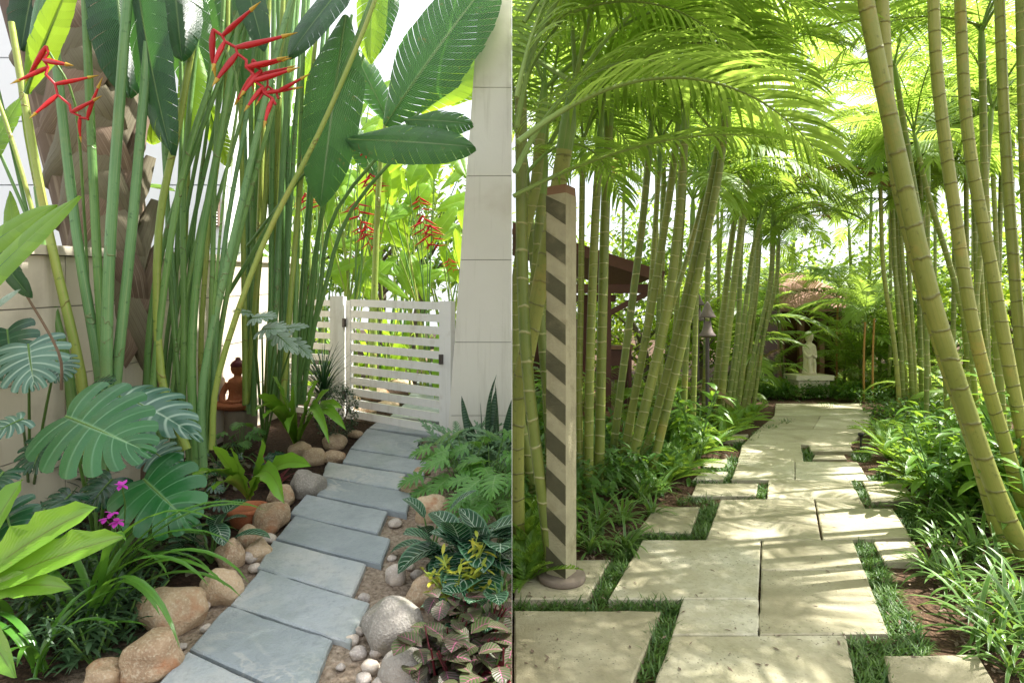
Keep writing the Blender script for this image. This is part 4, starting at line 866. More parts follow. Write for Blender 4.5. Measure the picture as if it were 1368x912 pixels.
# lobed small philodendrons
def lobplant(label,b,n,L,W,mat,grp,h0=.1,h1=.35,spread=.2,nl=6,gap=.6,start=.25,az=None):
    t=thing('philodendron_plant',label,'philodendron',tuple(b),grp)
    for i in range(n):
        a=R_(0,2*PI) if az is None else R_(*az); A=V(b)+V((math.cos(a)*spread*R_(.2,1),math.sin(a)*spread*R_(.2,1),R_(h0,h1))); l_=L*R_(.7,1.1)
        X=V((math.cos(a),math.sin(a),-.25)); mb=MB(); O,X,Y,Z,LL=frame(A,A+X*l_,(R_(-.3,.3),-.5,1)); lobed(mb,O,X,Y,Z,LL,W*R_(.8,1.1),nl,gap,start,a0=130,a1=20,droop=.25,cup=.2,seg=5,m=2,bend=15)
        petiole(mb,b,O,.003,-.03); mb.build('leaf',[mat,'petiole'],t)
lobplant('bright small lobed plant in front of the stump',gl(322,612),12,.11,.07,'philo','small lobed plants',.08,.3,.18)
lobplant('dark lobed plant left of the stump',gl(292,625),8,.12,.08,'monsterad','small lobed plants',.05,.22,.2)
lobplant('dark lobed plant between the two nest ferns',gl(352,632),12,.10,.06,'monsterad','small lobed plants',.02,.16,.16)
lobplant('small lobed plant beside the brown boulder',gl(245,700),8,.1,.06,'monsterad','small lobed plants')
lobplant('pale green cut leaved plant overhanging the tan boulder right of the path',gl(622,662),22,.20,.11,'philo','cut leaved plants right of the path',.05,.42,.34,7,.75,.18)
lobplant('cut leaved plant below the snake plant',gl(655,655),14,.20,.11,'philo','cut leaved plants right of the path',.1,.4,.3,7,.75,.18)
lobplant('cut leaved plant at the seam edge above the calatheas',gl(668,700),14,.2,.11,'philo','cut leaved plants right of the path',.1,.42,.25,7,.75,.18)
lobplant('bright cut leaved plant at the seam, above the large calathea',gl(640,690),12,.17,.1,'philo','cut leaved plants right of the path',.1,.36,.25,7,.75,.18)
# feathery silver leaves in front of the pier
for i,(px,py) in enumerate([(590,606),(612,604),(635,610),(655,606),(672,614),(605,622),(640,626),(668,632),(625,640)]):
    b=gl(px,py); t=thing('feathery_plant','feathery silver green plant at the foot of the pier','fern',tuple(b),'feathery plants at the foot of the pier'); mb=MB()
    for q in range(16):
        a=R_(0,2*PI); O,X,Y,Z,LL=frame(b+V((0,0,R_(.02,.14))),b+V((math.cos(a)*.24,math.sin(a)*.24,R_(.05,.34))),(0,-.4,1)); lobed(mb,O,X,Y,Z,LL,.055,8,.75,.05,a0=75,a1=30,prof=lambda v:math.sin(PI*(v*.85+.12))**.7,droop=.35,cup=.1,seg=3,m=1)
    mb.build('frond_clump','silver',t)
# snake plant
b=gl(660,606); t=thing('snake_plant','snake plant with stiff dark blades at the foot of the pier','snake plant',tuple(b))
for (dx,az,L,W,el,dr) in [(-.16,2.9,.50,.07,1.25,-.15),(-.10,1.9,.44,.075,1.45,0),(-.05,.3,.55,.075,1.5,.1),(0,1.0,.42,.08,1.5,0),(.03,2.2,.60,.07,1.5,0),(.07,.5,.50,.08,1.4,.1),(-.02,3.4,.68,.05,1.3,-.6),(.11,.2,.55,.07,1.35,0),(-.13,3.1,.34,.07,1.2,-.1),(.02,-1.5,.3,.07,1.3,.1)]:
    mb=MB(); blade(mb,b+V((dx,R_(-.04,.04),0)),az,el,L,W,dr,8,2,lambda t_:min(1,.7+t_)*(1-t_**3)**.8 if t_<1 else 0,.3,twist=PI/2+R_(-.4,.4)); mb.build('leaf','snake',t)
# spiky dracaena
b=gl(432,580); t=thing('spiky_plant','dark green spiky rosette plant in front of the slatted fence','plant',tuple(b))
mb=MB(); mb.tube([b,b+V((0,0,.35))],[.03,.025],8); mb.build('trunk','stump',t)
for k in range(4):
    mb=MB()
    for i in range(34): blade(mb,b+V((0,0,.3+.04*k)),R_(0,2*PI),R_(.2,1.5),R_(.42,.66),.016,R_(.5,1.4),8,1,P_grass,0,pw=1.5)
    mb.build('leaf_clump','spike',t)
# round small leaved shrub
b=gl(450,592); t=thing('round_shrub','small round grey green shrub beside the gate','shrub',tuple(b)); mb=MB()
for i in range(1700):
    d_=V((random.gauss(0,1),random.gauss(0,1),random.gauss(0,1))).normalized()*R_(.6,1)**.5; p=b+V((d_.x*.20,d_.y*.2,.28+d_.z*.26)); blade(mb,p,R_(0,2*PI),R_(-.5,1.2),.035,.014,.3,2,1,P_ell,0)
mb.build('foliage','shrub',t); mb=MB()
for q in range(8): a=R_(0,6.3); mb.tube([b,b+V((math.cos(a)*.12,math.sin(a)*.12,.35))],[.006,.003],5)
mb.build('stem','bark',t)
# variegated plant with pale leaves by the fence
b=gl(352,600); t=thing('variegated_plant','variegated pale arrow shaped leaves in front of the pale stems','plant',tuple(b),None)
for (p0,p1,W) in [((338,425,4.0),(368,420,3.9),34),((350,440,4.0),(378,436,3.9),44),((368,445,4.1),(398,470,4.0),34),((378,440,4.2),(412,432,4.1),26),((335,418,4.2),(312,414,4.1),24),((392,455,4.2),(418,478,4.1),26)]:
    mon_leaf(t,b,p0,p1,W,'variegated',(0,-.7,.8),6,.5,.4)
# bromeliad, coleus, croton, pink leaves
tuft('dark red bromeliad beside the potted nest fern',gl(368,648),26,.24,.024,'maroon',name='bromeliad',cat='bromeliad',el=(.5,1.4),prof=P_lance)
tuft('small red leaved plant beside the maroon one',gl(352,625),18,.2,.02,'maroon',name='bromeliad',cat='bromeliad',el=(.6,1.4),prof=P_lance)
for i,(px,py) in enumerate([(598,900),(630,915),(660,905),(612,868),(645,870),(585,925),(672,930),(620,945)]):
    tuft('pink veined coleus plant in the bottom corner at the seam',gl(px,py),34,.11,.08,'coleus',name='coleus_plant',cat='coleus',grp='coleus plants by the flat grey boulder',up=.2,rad=.10,el=(-.2,.8))
for (px,py) in [(650,930)]:
    tuft('maroon leaves among the coleus plants',gl(px,py),24,.08,.05,'maroon',name='coleus_plant',cat='coleus',grp='maroon coleus plants',up=.16,rad=.10,el=(-.2,.8))
b=gl(610,826); t=thing('croton_plant','yellow and green croton in front of the brown boulder','croton',tuple(b))
mb=MB(); mb2=MB()
for q in range(16):
    a=R_(0,6.3); e=b+V((math.cos(a)*R_(.04,.17),math.sin(a)*R_(.04,.14),R_(.14,.34))); mb2.tube([b,b.lerp(e,.5)+V((0,0,.03)),e],[.005,.004,.002],5)
    for r_ in range(11): blade(mb,b.lerp(e,R_(.5,1)),R_(0,6.3),R_(-.1,1.1),R_(.045,.075),.017,.5,4,2,P_ell,.2)
mb.build('leaf_clump','croton',t); mb2.build('stem','stemy',t)
tuft('pink red leaved caladium at the seam edge right of the path',gl(676,845),7,.10,.06,'pinkleaf',name='caladium_plant',cat='caladium',up=.22,rad=.05,el=(-.3,.9))
tuft('dry leafy weed right of the grey slabs near the gate',gl(560,600),16,.09,.02,'shrub',grp=None,prof=P_lance)
mb=MB()
for i in range(120):
    k_=random.choice(LS); f_,h_=random.random(),random.random(); px=(k_[0][0]*(1-f_)+k_[1][0]*f_)*(1-h_)+(k_[3][0]*(1-f_)+k_[2][0]*f_)*h_; py=(k_[0][1]*(1-f_)+k_[1][1]*f_)*(1-h_)+(k_[3][1]*(1-f_)+k_[2][1]*f_)*h_
    g_=gl(px,py); blade(mb,g_+V((0,0,.035)),R_(0,6.3),R_(-.05,.2),R_(.008,.03),R_(.004,.012),R_(-.3,.3),2,1,P_ell,0)
for i in range(260):
    z_=random.choice((ZL,ZR)); q_=random.choice(z_); g_=gl(q_[0]+R_(-1.6,1.6)*q_[2],q_[1]+R_(-25,25)); blade(mb,g_+V((0,0,.022)),R_(0,6.3),R_(-.05,.4),R_(.012,.05),R_(.006,.016),R_(-.3,.3),2,1,P_ell,0)
tag(mb.build('leaf_litter','bark'),'dry leaf crumbs on the grey slabs and the soil beside them','leaf litter',None,'stuff')
# seated terracotta figure on a stump
b=gl(322,598); b.y+=.2; b=V(((322-684)/F*b.y,b.y,zl(b.y)))
t=thing('tree_stump','weathered log stump carrying the terracotta figure','stump',tuple(b)); mb=MB()
mb.lathe([(0,-.05),(.15,-.05),(.135,.1),(.14,.27),(.125,.285),(0,.285)],20,b); mb.build('stump_body','stump',t)
s0=b+V((-.03,0,.285))
t=thing('seated_figure','small terracotta seated figure on a stump among the stems','figurine',tuple(s0)); mb=MB()
prof=[(.0,0),(.135,0),(.15,.03),(.13,.07),(.085,.10),(.075,.15),(.085,.20),(.092,.24),(.075,.275),(.035,.295),(.032,.315),(.05,.33),(.062,.365),(.058,.40),(.035,.43),(.018,.45),(0,.452)]
mb.lathe(prof,20,s0,0,1,.75)
for sgn in (-1,1):
    mb.tube(spline([s0+V((sgn*.07,0,.04)),s0+V((sgn*.15,-.06,.045)),s0+V((sgn*.05,-.12,.04)),s0+V((-sgn*.03,-.12,.04))],4),[.045,.045,.045,.043,.04,.04,.036,.033,.03,.028,.026,.024,.02],8)
    mb.tube(spline([s0+V((sgn*.085,0,.235)),s0+V((sgn*.125,-.02,.15)),s0+V((sgn*.09,-.09,.085)),s0+V((0,-.115,.075))],4),[.03,.03,.029,.028,.027,.026,.025,.024,.022,.021,.02,.02,.018],8)
mb.build('figure_body','terra',t); mb=MB()
mb.lathe([(.063,.385),(.066,.405),(.05,.43),(.022,.45),(.024,.465),(0,.475)],16,s0+V((0,.006,0)),0,1,.9); mb.build('hair','maroon',t)
# ============================================================ RIGHT: palms
def frondmesh(el,droop,L,n=34,lmax=.48,mat='palm',w0=.030,vang=.35,twist=0):
    mb=MB(); az=0; c=V((0,0,0)); pts=[c.copy()]; segs=28; Ts=[]; Ns=[]
    side=V((0,1,0))
    for i in range(segs):
        t_=i/(segs-1); e=el-droop*t_**1.3; T=V((math.cos(e),0,math.sin(e))); Ts.append(T); Ns.append(T.cross(side)); c=c+T*(L/segs); pts.append(c.copy())
    mb.tube(pts,[.013*(1-i/(segs+1))+.0015 for i in range(segs+1)],5,1)
    for k in range(n):
        f=.16+.84*k/(n-1); idx=f*segs; i=min(segs-1,int(idx)); p=pts[i].lerp(pts[i+1],idx-i); T=Ts[i];N=Ns[i]
        ll=lmax*(math.sin(PI*min(1,(f-.10)*.78+.16))**.7)*R_(.92,1.05)
        for sg in (-1,1):
            b_=math.radians(62-30*f+R_(-5,5)); d0=(T*math.cos(b_)+side*(sg*math.sin(b_))+N*(vang+R_(-.08,.08))).normalized()
            wv=(T-d0*T.dot(d0)).normalized(); rows=[];uv=[]; q=p.copy()
            for s_ in range(5):
                u=s_/4; dd=(d0+V((0,0,-.95*u**1.6-.05))).normalized()
                if s_: q=q+dd*(ll/4)
                ww=w0*(.55,1,.9,.62,.06)[s_]/2*(.7+.3*ll/lmax)
                rows.append([q-wv*ww,q+wv*ww]); uv.append([(0.02,u),(.98,u)])
            mb.grid(rows,uv)
    return mb.build('frond',[mat,'shaft'],None)
FR={}
for key,mt in (('n','palm'),('f','palmfar'),('d','dead')):
    FR[key]=[frondmesh(1.35,1.1,1.7,mat=mt,n=(40 if key=='n' else 28),w0=(.024 if key=='n' else .036)),frondmesh(1.05,1.5,1.85,mat=mt,n=(40 if key=='n' else 28),w0=(.025 if key=='n' else .036)),frondmesh(.7,1.4,1.8,mat=mt,n=(40 if key=='n' else 28),w0=(.025 if key=='n' else .036)),frondmesh(.3,1.2,1.6,mat=mt,n=(34 if key=='n' else 24),w0=(.03 if key=='n' else .04),vang=.1),frondmesh(1.2,2.0,1.9,mat=mt,n=(42 if key=='n' else 28),w0=(.025 if key=='n' else .036)),frondmesh(.5,.55,1.9,mat=mt,n=44,w0=.022,vang=.2)]
protos=[o for k in FR for o in FR[k]]
PROTOM={k:[o.data for o in FR[k]] for k in FR}
for o in protos: bpy.data.objects.remove(o)
def frond(t,loc,az,var,sc,key='n',tilt=0):
    me=PROTOM['d' if (random.random()<.03 and V(loc).y>5.5) else key][var]; o=bpy.data.objects.new('frond',me); C.objects.link(o); o.parent=t
    o.location=V(loc)-V(t.location); o.rotation_euler=(R_(-.12,.12),tilt,az); o.scale=(sc,sc,sc); return o
def palm(pts,w0,w1,label,group,mat='cane',nf=7,key='n',sc=1.0,azs=None,shaft=.36,wobble=True,vars_=None,foot=None):
    """pts: (px,py,depth) from the foot upwards"""
    if 'striped post' not in group: w0*=.76; w1*=.78
    P=[at(*p) for p in pts]
    for p in P: p.x=max(.03,p.x)
    if foot is None: P[0].z=-.02
    t=thing('areca_palm',label,'palm',(P[0].x,P[0].y,0),group)
    sp_=spline(P,6); k=len(sp_)-1; r0=w0/F*pts[0][2]/2; r1=w1/F*pts[-1][2]/2
    # swollen rings
    mb=MB(); mb.tube(sp_,[(r0+(r1-r0)*i/k) for i in range(k+1)],10); mb.build('trunk',mat,t)
    top=P[-1]; tt=(P[-1]-sp_[-4]).normalized(); ce=top+tt*shaft*sc
    mb=MB(); mb.tube([top,top+tt*.1*sc,top+tt*.25*sc,ce],[r1*1.0,r1*1.05,r1*.8,r1*.42],8); mb.build('crownshaft','shaft',t)
    a0=R_(0,6.3)
    for i in range(nf):
        az=azs[i] if azs else a0+i*2.4+R_(-.3,.3)
        v=vars_[i%len(vars_)] if vars_ else [0,1,2,1,3,4,2,0,4][i%9]
        frond(t,ce-tt*R_(0,.08),az,v,sc*R_(.85,1.1),key)
    return t
WORD=ORD
# A: near right canes, crowns above the frame
A=[([(1385,790,3.5),(1340,680,3.48),(1296,560,3.45),(1245,400,3.4),(1198,200,3.35),(1160,20,3.3),(1150,-60,3.3)],31,25,'caney','nearest thick yellow green cane leaning left across the right bed'),
([(1345,740,3.75),(1300,590,3.7),(1262,480,3.65),(1222,340,3.6),(1192,200,3.55),(1178,0,3.5),(1172,-60,3.5)],25,20,'caney','thick cane just behind the nearest leaning one'),
([(1385,740,4.0),(1345,600,3.95),(1303,450,3.9),(1275,280,3.9),(1252,100,3.85),(1245,-60,3.85)],22,18,'caney','third thick cane from the left of the near right group'),
([(1400,720,4.2),(1362,560,4.2),(1323,350,4.2),(1292,170,4.2),(1280,-60,4.2)],22,17,'caney','cane with blackish knots, fourth in the near right group'),
([(1400,680,4.4),(1372,540,4.4),(1354,350,4.4),(1341,150,4.4),(1333,-60,4.4)],19,15,'caney','straight cane close to the right edge'),
([(1420,680,4.3),(1385,480,4.3),(1370,260,4.3),(1362,-40,4.3)],17,14,'cane','cane cut by the right edge of the photo'),
([(1345,680,4.9),(1335,500,4.9),(1318,300,4.9),(1312,80,4.9)],14,11,'cane','darker cane between the straight one and the knotted one'),
([(1268,620,6.0),(1262,480,6.0),(1238,350,6.0),(1208,170,6.0),(1200,120,6.0)],11,9,'cane','slim green cane crossing behind the nearest leaning cane'),
([(1290,620,6.4),(1292,450,6.4),(1240,260,6.4),(1228,210,6.4)],10,8,'cane','slim pale cane topped by fronds behind the near right group'),
([(1330,640,5.6),(1300,500,5.6),(1310,330,5.6),(1322,180,5.6)],10,8,'cane','slim dark cane bending right behind the near right group')]
for i,(p,a,b_,m_,l) in enumerate(A): palm(p,a,b_,l,'canes of the near right palm group',m_,nf=4 if i<6 else 6,sc=1.1 if i<6 else .85)
# shade palms right of the frame over the path (their crowns shade the slabs)
for i,(x,y,h) in enumerate([(5.0,3.3,4.5)]):
    t=thing('areca_palm','areca palm outside the right edge of the view','palm',(x,y,0),'palms beside the viewer')
    P=[V((x,y,-.02)),V((x-.1,y,h*.5)),V((x-.3,y,h))]; mb=MB(); mb.tube(spline(P,5),.05,10); mb.build('trunk','caney',t)
    mb=MB(); mb.tube([P[-1],P[-1]+V((0,0,.5))],[.06,.03],8); mb.build('crownshaft','shaft',t)
    for q in range(7): frond(t,P[-1]+V((0,0,.48)),q*2.4+i,[0,1,2,1,4,2,3,1,4][q],1.15)
# B: left edge group
B=[([(679,700,3.9),(690,560,3.9),(706,460,3.85),(728,350,3.8),(745,255,3.75),(754,200,3.7)],24,22,'leaning yellow green cane left of the striped post','caney'),
([(686,620,4.3),(690,430,4.3),(697,330,4.25),(715,250,4.2),(722,180,4.2)],18,15,'upright cane at the seam, left of the leaning one','cane'),
([(717,660,4.6),(704,600,4.6),(695,540,4.6),(712,400,4.6),(724,260,4.6)],15,13,'curved cane with its foot in the pale ferns','cane'),
([(735,640,4.9),(733,560,4.9),(722,430,4.9),(708,300,4.9),(702,240,4.9)],14,12,'slim cane crossing behind the striped post','cane'),
([(776,650,5.2),(774,520,5.2),(776,400,5.2),(778,230,5.2)],9,8,'thin cane touching the right side of the striped post','cane')]
for i,(p,a,b_,l,m_) in enumerate(B): palm(p,a,b_,l,'canes at the striped post',m_,nf=4,sc=[1.25,1.1,1.0,1.0,.9][i])
# D pair
D_=[([(786,662,5.15),(788,500,5.15),(794,320,5.15),(800,215,5.1)],17,14,'left cane of the straight pair right of the striped post'),([(800,655,5.3),(803,500,5.3),(808,300,5.3),(813,170,5.3)],18,16,'right cane of the straight pair right of the striped post')]
for i,(p,a,b_,l) in enumerate(D_): palm(p,a,b_,l,'straight pair of canes','cane',nf=4,sc=1.25,vars_=[1,4,2,4,0,1])
# E fan
E=[([(816,640,5.9),(824,560,5.9),(845,400,5.9),(858,300,5.85),(866,215,5.8)],14,12),([(828,648,5.8),(842,560,5.8),(872,400,5.75),(893,270,5.7),(903,195,5.7)],15,12),([(838,650,5.6),(858,560,5.6),(892,410,5.6),(908,280,5.55),(914,190,5.5)],19,14),([(850,648,5.75),(872,570,5.75),(908,430,5.7),(938,300,5.65),(962,185,5.6)],14,12),([(866,640,5.6),(885,570,5.6),(918,430,5.6),(955,260,5.55),(970,160,5.5)],16,13),([(835,630,6.2),(850,520,6.2),(868,400,6.2),(880,230,6.2)],10,9),([(845,620,6.4),(880,470,6.4),(922,330,6.4),(948,230,6.4)],9,8)]
for i,(p,a,b_) in enumerate(E): palm(p,a,b_,'ringed cane leaning right, %s from the left in the fan behind the strap plants'%WORD[i],'fan of leaning canes','cane',nf=4,sc=1.15,vars_=[1,4,2,0,4,1,2])
# F,G,H mid distance
Fc=[([(912,585,7.6),(916,480,7.6),(923,370,7.6),(925,300,7.6)],11,9,'upright cane left of the torch'),([(925,580,7.9),(928,480,7.9),(932,350,7.9),(940,280,7.9)],10,8,'second upright cane left of the torch'),([(940,575,8.8),(944,450,8.8),(946,330,8.8),(948,260,8.8)],10,8,'cane directly behind the torch'),
([(952,562,9.2),(962,460,9.2),(975,340,9.2),(985,270,9.2)],12,9,'first cane right of the torch'),([(960,562,9.0),(972,450,9.0),(988,320,9.0),(998,240,9.0)],14,9,'second cane right of the torch'),([(968,560,9.4),(985,450,9.4),(990,330,9.4),(995,290,9.4)],9,8,'third cane right of the torch'),([(975,560,9.6),(992,440,9.6),(1005,340,9.6),(1015,300,9.6)],8,7,'fourth cane right of the torch')]
for p,a,b_,l in Fc: palm(p,a,b_,'ringed cane, '+l,'canes around the torch','cane',nf=6,key='f',sc=1.15)
for i in range(7):
    x0=992+R_(-8,14); x1=x0+R_(15,45); y=10.5+R_(-.5,1.5); palm([(x0,548,y),((x0*.6+x1*.4),470,y),(x1-4,380,y),(x1,R_(290,340),y)],7,6,'slim leaning cane left of the statue','far left group of canes','cane',nf=6,key='f',sc=.8)
for i in range(11):
    x0=1206+i*3.5+R_(-3,3); x1=x0-R_(5,40)+(10 if i>7 else 0); y=9.6+R_(-.4,1.2); palm([(x0,556,y),((x0*.6+x1*.4)+2,460,y),(x1+4,360,y),(x1,R_(215,300),y)],8,6.5,'slim straight cane right of the statue','far right group of canes','cane' if i%3 else 'caney',nf=6,key='f',sc=.85)
for i in range(12):
    x0=R_(1232,1360); y=R_(7.4,10.5); x1=x0+R_(-35,15); palm([(x0,560,y),((x0+x1)/2,430,y),(x1,R_(120,260),y)],8,7,'slim background cane behind the near right group','background canes on the right','cane',nf=6,key='f',sc=.95)
for i in range(4):
    x0=R_(705,935); y=R_(7.4,11); x1=x0+R_(-10,40); palm([(x0,565,y),((x0+x1)/2,430,y),(x1,R_(150,290),y)],8,7,'slim background cane behind the leaning fan','background canes on the left','cane',nf=4,key='f',sc=.95)
# feather palms that fill the background
bgp=[(760,13.5,250),(830,14.5,210),(905,15.5,190),(960,16.5,230),(1010,17,250),(1040,15,330),(1160,15.5,260),(1200,16,210),(1250,15,190),(1300,14.5,170),(1350,14,160),(1010,14,120),(1190,12.5,150),(1290,12,90),(880,12,110),(960,13,60),(715,12.5,180),(1140,22,300),(1055,22,310)]
for i,(px,y,py) in enumerate(bgp):
    palm([(px+R_(-10,10),560,y),(px,420,y),(px+R_(-6,6),py+20,y)],5.5,5,'feathery palm in the bright background canopy','background feather palms','cane',nf=9,key='f',sc=1.35)
# low leafless-stem crowns: young palms that hide the feet of the background
for i,(px,py,sc_) in enumerate([(1005,520,.6),(1020,528,.4),(1128,516,.5),(1145,524,.5),(1165,530,.7),(1185,528,.8),(990,518,.6),(985,535,.7),(1240,548,.9),(1280,560,.9),(1330,575,1.0),(880,560,.9),(905,555,.8),(760,575,.9),(820,565,.8),(715,580,.8),(1205,530,.9),(1300,540,1.1),(1350,545,1.1),(1150,512,.7),(1160,500,1.0),(1230,510,1.1),(1010,500,.9),(1265,500,1.2)]):
    b=gr(px,py); t=thing('young_palm','trunkless young palm '+('far' if py<535 else 'midway')+' down the garden '+('left' if px<1080 else 'right')+' of the statue','palm',tuple(b),'young bushy palms')
    for q in range(8): frond(t,b,q*2.4+i,[0,1,0,4,2,1,0,2][q],sc_*R_(.6,.9),'f')
for i,(px,y,sc_,zt) in enumerate([(965,13,1.3,.5),(990,14.5,1.3,.9),(1030,15,.8,.2),(1005,13.2,.8,.2),(1128,14.6,.9,.3),(1150,13.6,1.1,.6),(1175,13.8,1.5,1.0),(1195,12.8,1.3,.5),(1145,16.5,1.1,1.3),(1215,13,1.6,1.0),(960,14,1.5,1.2),(1025,19,1.2,1.6),(1100,18.6,1.6,1.6),(1060,19,1.5,1.9),(1150,15.5,1.6,1.9),(1010,17,1.7,1.9)]):
    b=V(((px-684)/F*y,y,0)); t=thing('short_palm','short bright feathery palm around the statue and hut','palm',tuple(b),'short bright palms around the hut')
    mb=MB(); mb.tube([b,b+V((0,0,zt))],.04,8); mb.build('trunk','cane',t)
    for q in range(9): frond(t,b+V((0,0,zt)),q*2.4+i,[0,1,2,4,0,1,2,0,1][q],sc_*R_(.75,1),'f')
# orange caned palms
for i,(px,py,y,top) in enumerate([(1154,520,11.8,430),(1166,522,11.9,425),(1118,500,14.5,395)]):
    palm([(px,py+12,y),(px,(py+top)/2,y),(px+2,top,y)],3.6,3.2,'orange caned palm near the statue','orange caned palms','orange',nf=6,key='f',sc=.62)
# special fronds that hang into the upper left of the right garden
t=thing('areca_palm','palm whose long fronds sweep in from the top left of the right garden','palm',(.35,2.9,0),'palms beside the viewer')
P=[V((.30,3.0,-.02)),V((.16,3.1,1.2)),V((.10,3.1,2.25))]
for q,(az,v,s_,pp) in enumerate([(.25,5,1.05,(686,262,3.0)),(.75,0,1.3,(690,170,2.8)),(-.3,1,1.0,(700,110,3.3)),(.3,2,1.0,(690,60,3.0)),(1.2,1,1.0,(712,60,3.6)),(.5,0,1.1,(720,20,3.2)),(1.0,2,1.1,(705,230,3.6)),(-.1,1,1.0,(700,30,2.7)),(.5,4,1.1,(715,40,2.9)),(-.6,2,.9,(740,0,3.0)),(.2,4,1.1,(770,-30,3.3)),(.9,0,1.0,(690,130,2.6)),(.1,2,1.1,(760,60,4.0)),(.35,2,1.25,(692,190,2.5)),(-.15,4,1.2,(700,95,2.7)),(.6,1,1.3,(688,230,2.7)),(.05,2,1.2,(780,130,4.2)),(.4,4,1.2,(830,90,4.6)),(2.9,2,1.2,(960,60,4.4))]):
    frond(t,at(*pp),az,v,s_*.85)
mb=MB(); mb.tube(spline([V((.25,3.35,-.02)),V((.08,3.35,1.4)),V((.05,3.3,2.9))],5),.035,8); mb.build('trunk','cane',t)
# ============================================================ RIGHT: striped post
b=gr(750,781); y=b.y; t=thing('striped_post','square carved post with dark and pale diagonal stripes on a round base','post',tuple(b))
mb=MB(); mb.lathe([(0,.036),(.137,.036),(.142,.044),(.142,.066),(.135,.073),(0,.073)],32,b); mb.build('base_disc','stump',t)
ztop=at(0,262,y).z; ang=math.radians(-34); hw=.064; 
# corners; stripes: slanted bands on three faces, sunlit face left pale
cs=[V((math.cos(ang+PI/4+k*PI/2),math.sin(ang+PI/4+k*PI/2),0))*hw*1.414 for k in range(4)]
cs=[V((c_.x,c_.y,0)) for c_ in cs]
z0,z1=.074,ztop; pitch=.37; 
mbp=MB();mbd=MB()
mbp.prism([b+c_+V((0,0,z0)) for c_ in cs],[b+c_+V((0,0,z1)) for c_ in cs])
pst=mbp.build('post_shaft','postpale',t)
for fidx in range(4):
    a_=b+cs[fidx]; c2=b+cs[(fidx+1)%4]; nrm_=((cs[fidx]+cs[(fidx+1)%4])/2).normalized()*.003
    e=(c2-a_).normalized(); 
    if nrm_.x>0 and nrm_.y<0: continue  # stripes left off the sunlit face so it looks washed out by sun
    if nrm_.x>0.001 and nrm_.y<0: slope=.12; 
    sgn=1
    k=-1
    while True:
        # band rises along e by 'rise' over the face; continuous spiral
        rise=-.09; s_=z0+k*pitch*.62+fidx*rise; k+=1
        lo=[s_,s_+rise]; hi=[s_+pitch*.31,s_+pitch*.31+rise]
        if min(lo)>z1: break
        if max(hi)<z0+.01: continue
        q=[(a_,lo[0]),(c2,lo[1]),(c2,hi[1]),(a_,hi[0])]
        pts=[p+V((0,0,max(z0+.002,min(z1-.002,zz)))) for p,zz in q]
        if max(p.z for p in pts)-min(p.z for p in pts)<.02: continue
        n2=nrm_.normalized()*.004; mbd.prism([p+nrm_.normalized()*.0005 for p in pts],[p+n2 for p in pts])
mbd.build('stripe','postdark',t)
mb=MB(); mb.prism([b+c_*.98+V((0,0,z1)) for c_ in cs],[b+c_*.94+V((0,0,z1+.05)) for c_ in cs]); mb.build('post_cap','woodmid',t)
# ============================================================ torches and small lamp
def torch(px,pyf,label,k=1):
    b=gr(px,pyf); y=b.y; t=thing('garden_torch',label,'torch',tuple(b),'garden torches'); z=at(0,449,y).z if k==1 else at(0,428,y).z
    mb=MB(); mb.tube([b,b+V((0,0,z))],.028,10); mb.build('pole','metal',t)
    q=b+V((0,0,z)); mb=MB(); mb.lathe([(.03,-.02),(.12,.0),(.125,.015),(.085,.06),(.06,.14),(.05,.22),(.0,.22)],20,q); mb.build('bowl','lampcap',t)
    mb=MB()
    for a in range(4): mb.tube([q+V((math.cos(a*PI/2+.4)*.055,math.sin(a*PI/2+.4)*.055,.2)),q+V((math.cos(a*PI/2+.4)*.055,math.sin(a*PI/2+.4)*.055,.29))],.007,5)
    mb.build('strut','metal',t)
    mb=MB(); mb.lathe([(0,.285),(.115,.27),(.12,.285),(.08,.35),(.045,.44),(.012,.50),(0,.51)],20,q); mb.build('cap','lampcap',t)
torch(945,577,'bronze garden torch on a dark pole beside the ringed canes')
torch(932,552,'farther torch half hidden behind the canes',2)
b=gr(1150,600); t=thing('path_lamp','small black stake lamp at the right edge of the path','lamp',tuple(b)); mb=MB(); mb.tube([b,b+V((0,0,.19))],.010,8); mb.build('stake','black',t); mb=MB(); mb.lathe([(.012,.16),(.03,.17),(.034,.19),(.028,.205),(0,.21)],14,b); mb.build('lamp_head','black',t)
# ============================================================ pavilion
y=8.4; zr=lambda x: 2.98-.325*x
t=thing('garden_pavilion','open dark wood pavilion with shingle roof behind the canes on the left','pavilion',(1.0,9.4,0))
mb=MB(); mb.prism([V((.01,y-.2,zr(0))),V((2.15,y-.2,zr(2.15))),V((2.15,y+3,zr(2.15))),V((.01,y+3,zr(0)))],[V((.01,y-.2,zr(0)+.07)),V((2.15,y-.2,zr(2.15)+.07)),V((2.15,y+3,zr(2.15)+.07)),V((.01,y+3,zr(0)+.07))]); rf=mb.build('roof','rooft',t)
mb=MB(); mb.beam(V((.01,y-.23,zr(0)-.03)),V((2.17,y-.23,zr(2.15)-.03)),.05,.16); mb.build('fascia','wooddark',rf)
for yy in (y,y+2.6):
    mb=MB(); mb.beam(V((.01,yy,2.10)),V((2.0,yy,2.10)),.10,.13); mb.build('beam','wooddark',t)
for x in (.12,.72,1.40):
    for yy in (y,y+2.6):
        mb=MB(); mb.box((x,yy,1.02),(.11,.11,2.04)); mb.build('post','wooddark',t)
mb=MB(); mb.beam(V((1.40,y,1.72)),V((2.0,y,2.04)),.06,.08); mb.build('brace','wooddark',t)
mb=MB(); mb.box((.8,y+1.3,.15),(1.6,2.9,.3)); mb.build('deck','woodmid',t)
mb=MB(); mb.box((.75,y+2.7,1.0),(1.4,.04,1.4)); mb.build('back_panel','wooddark',t)
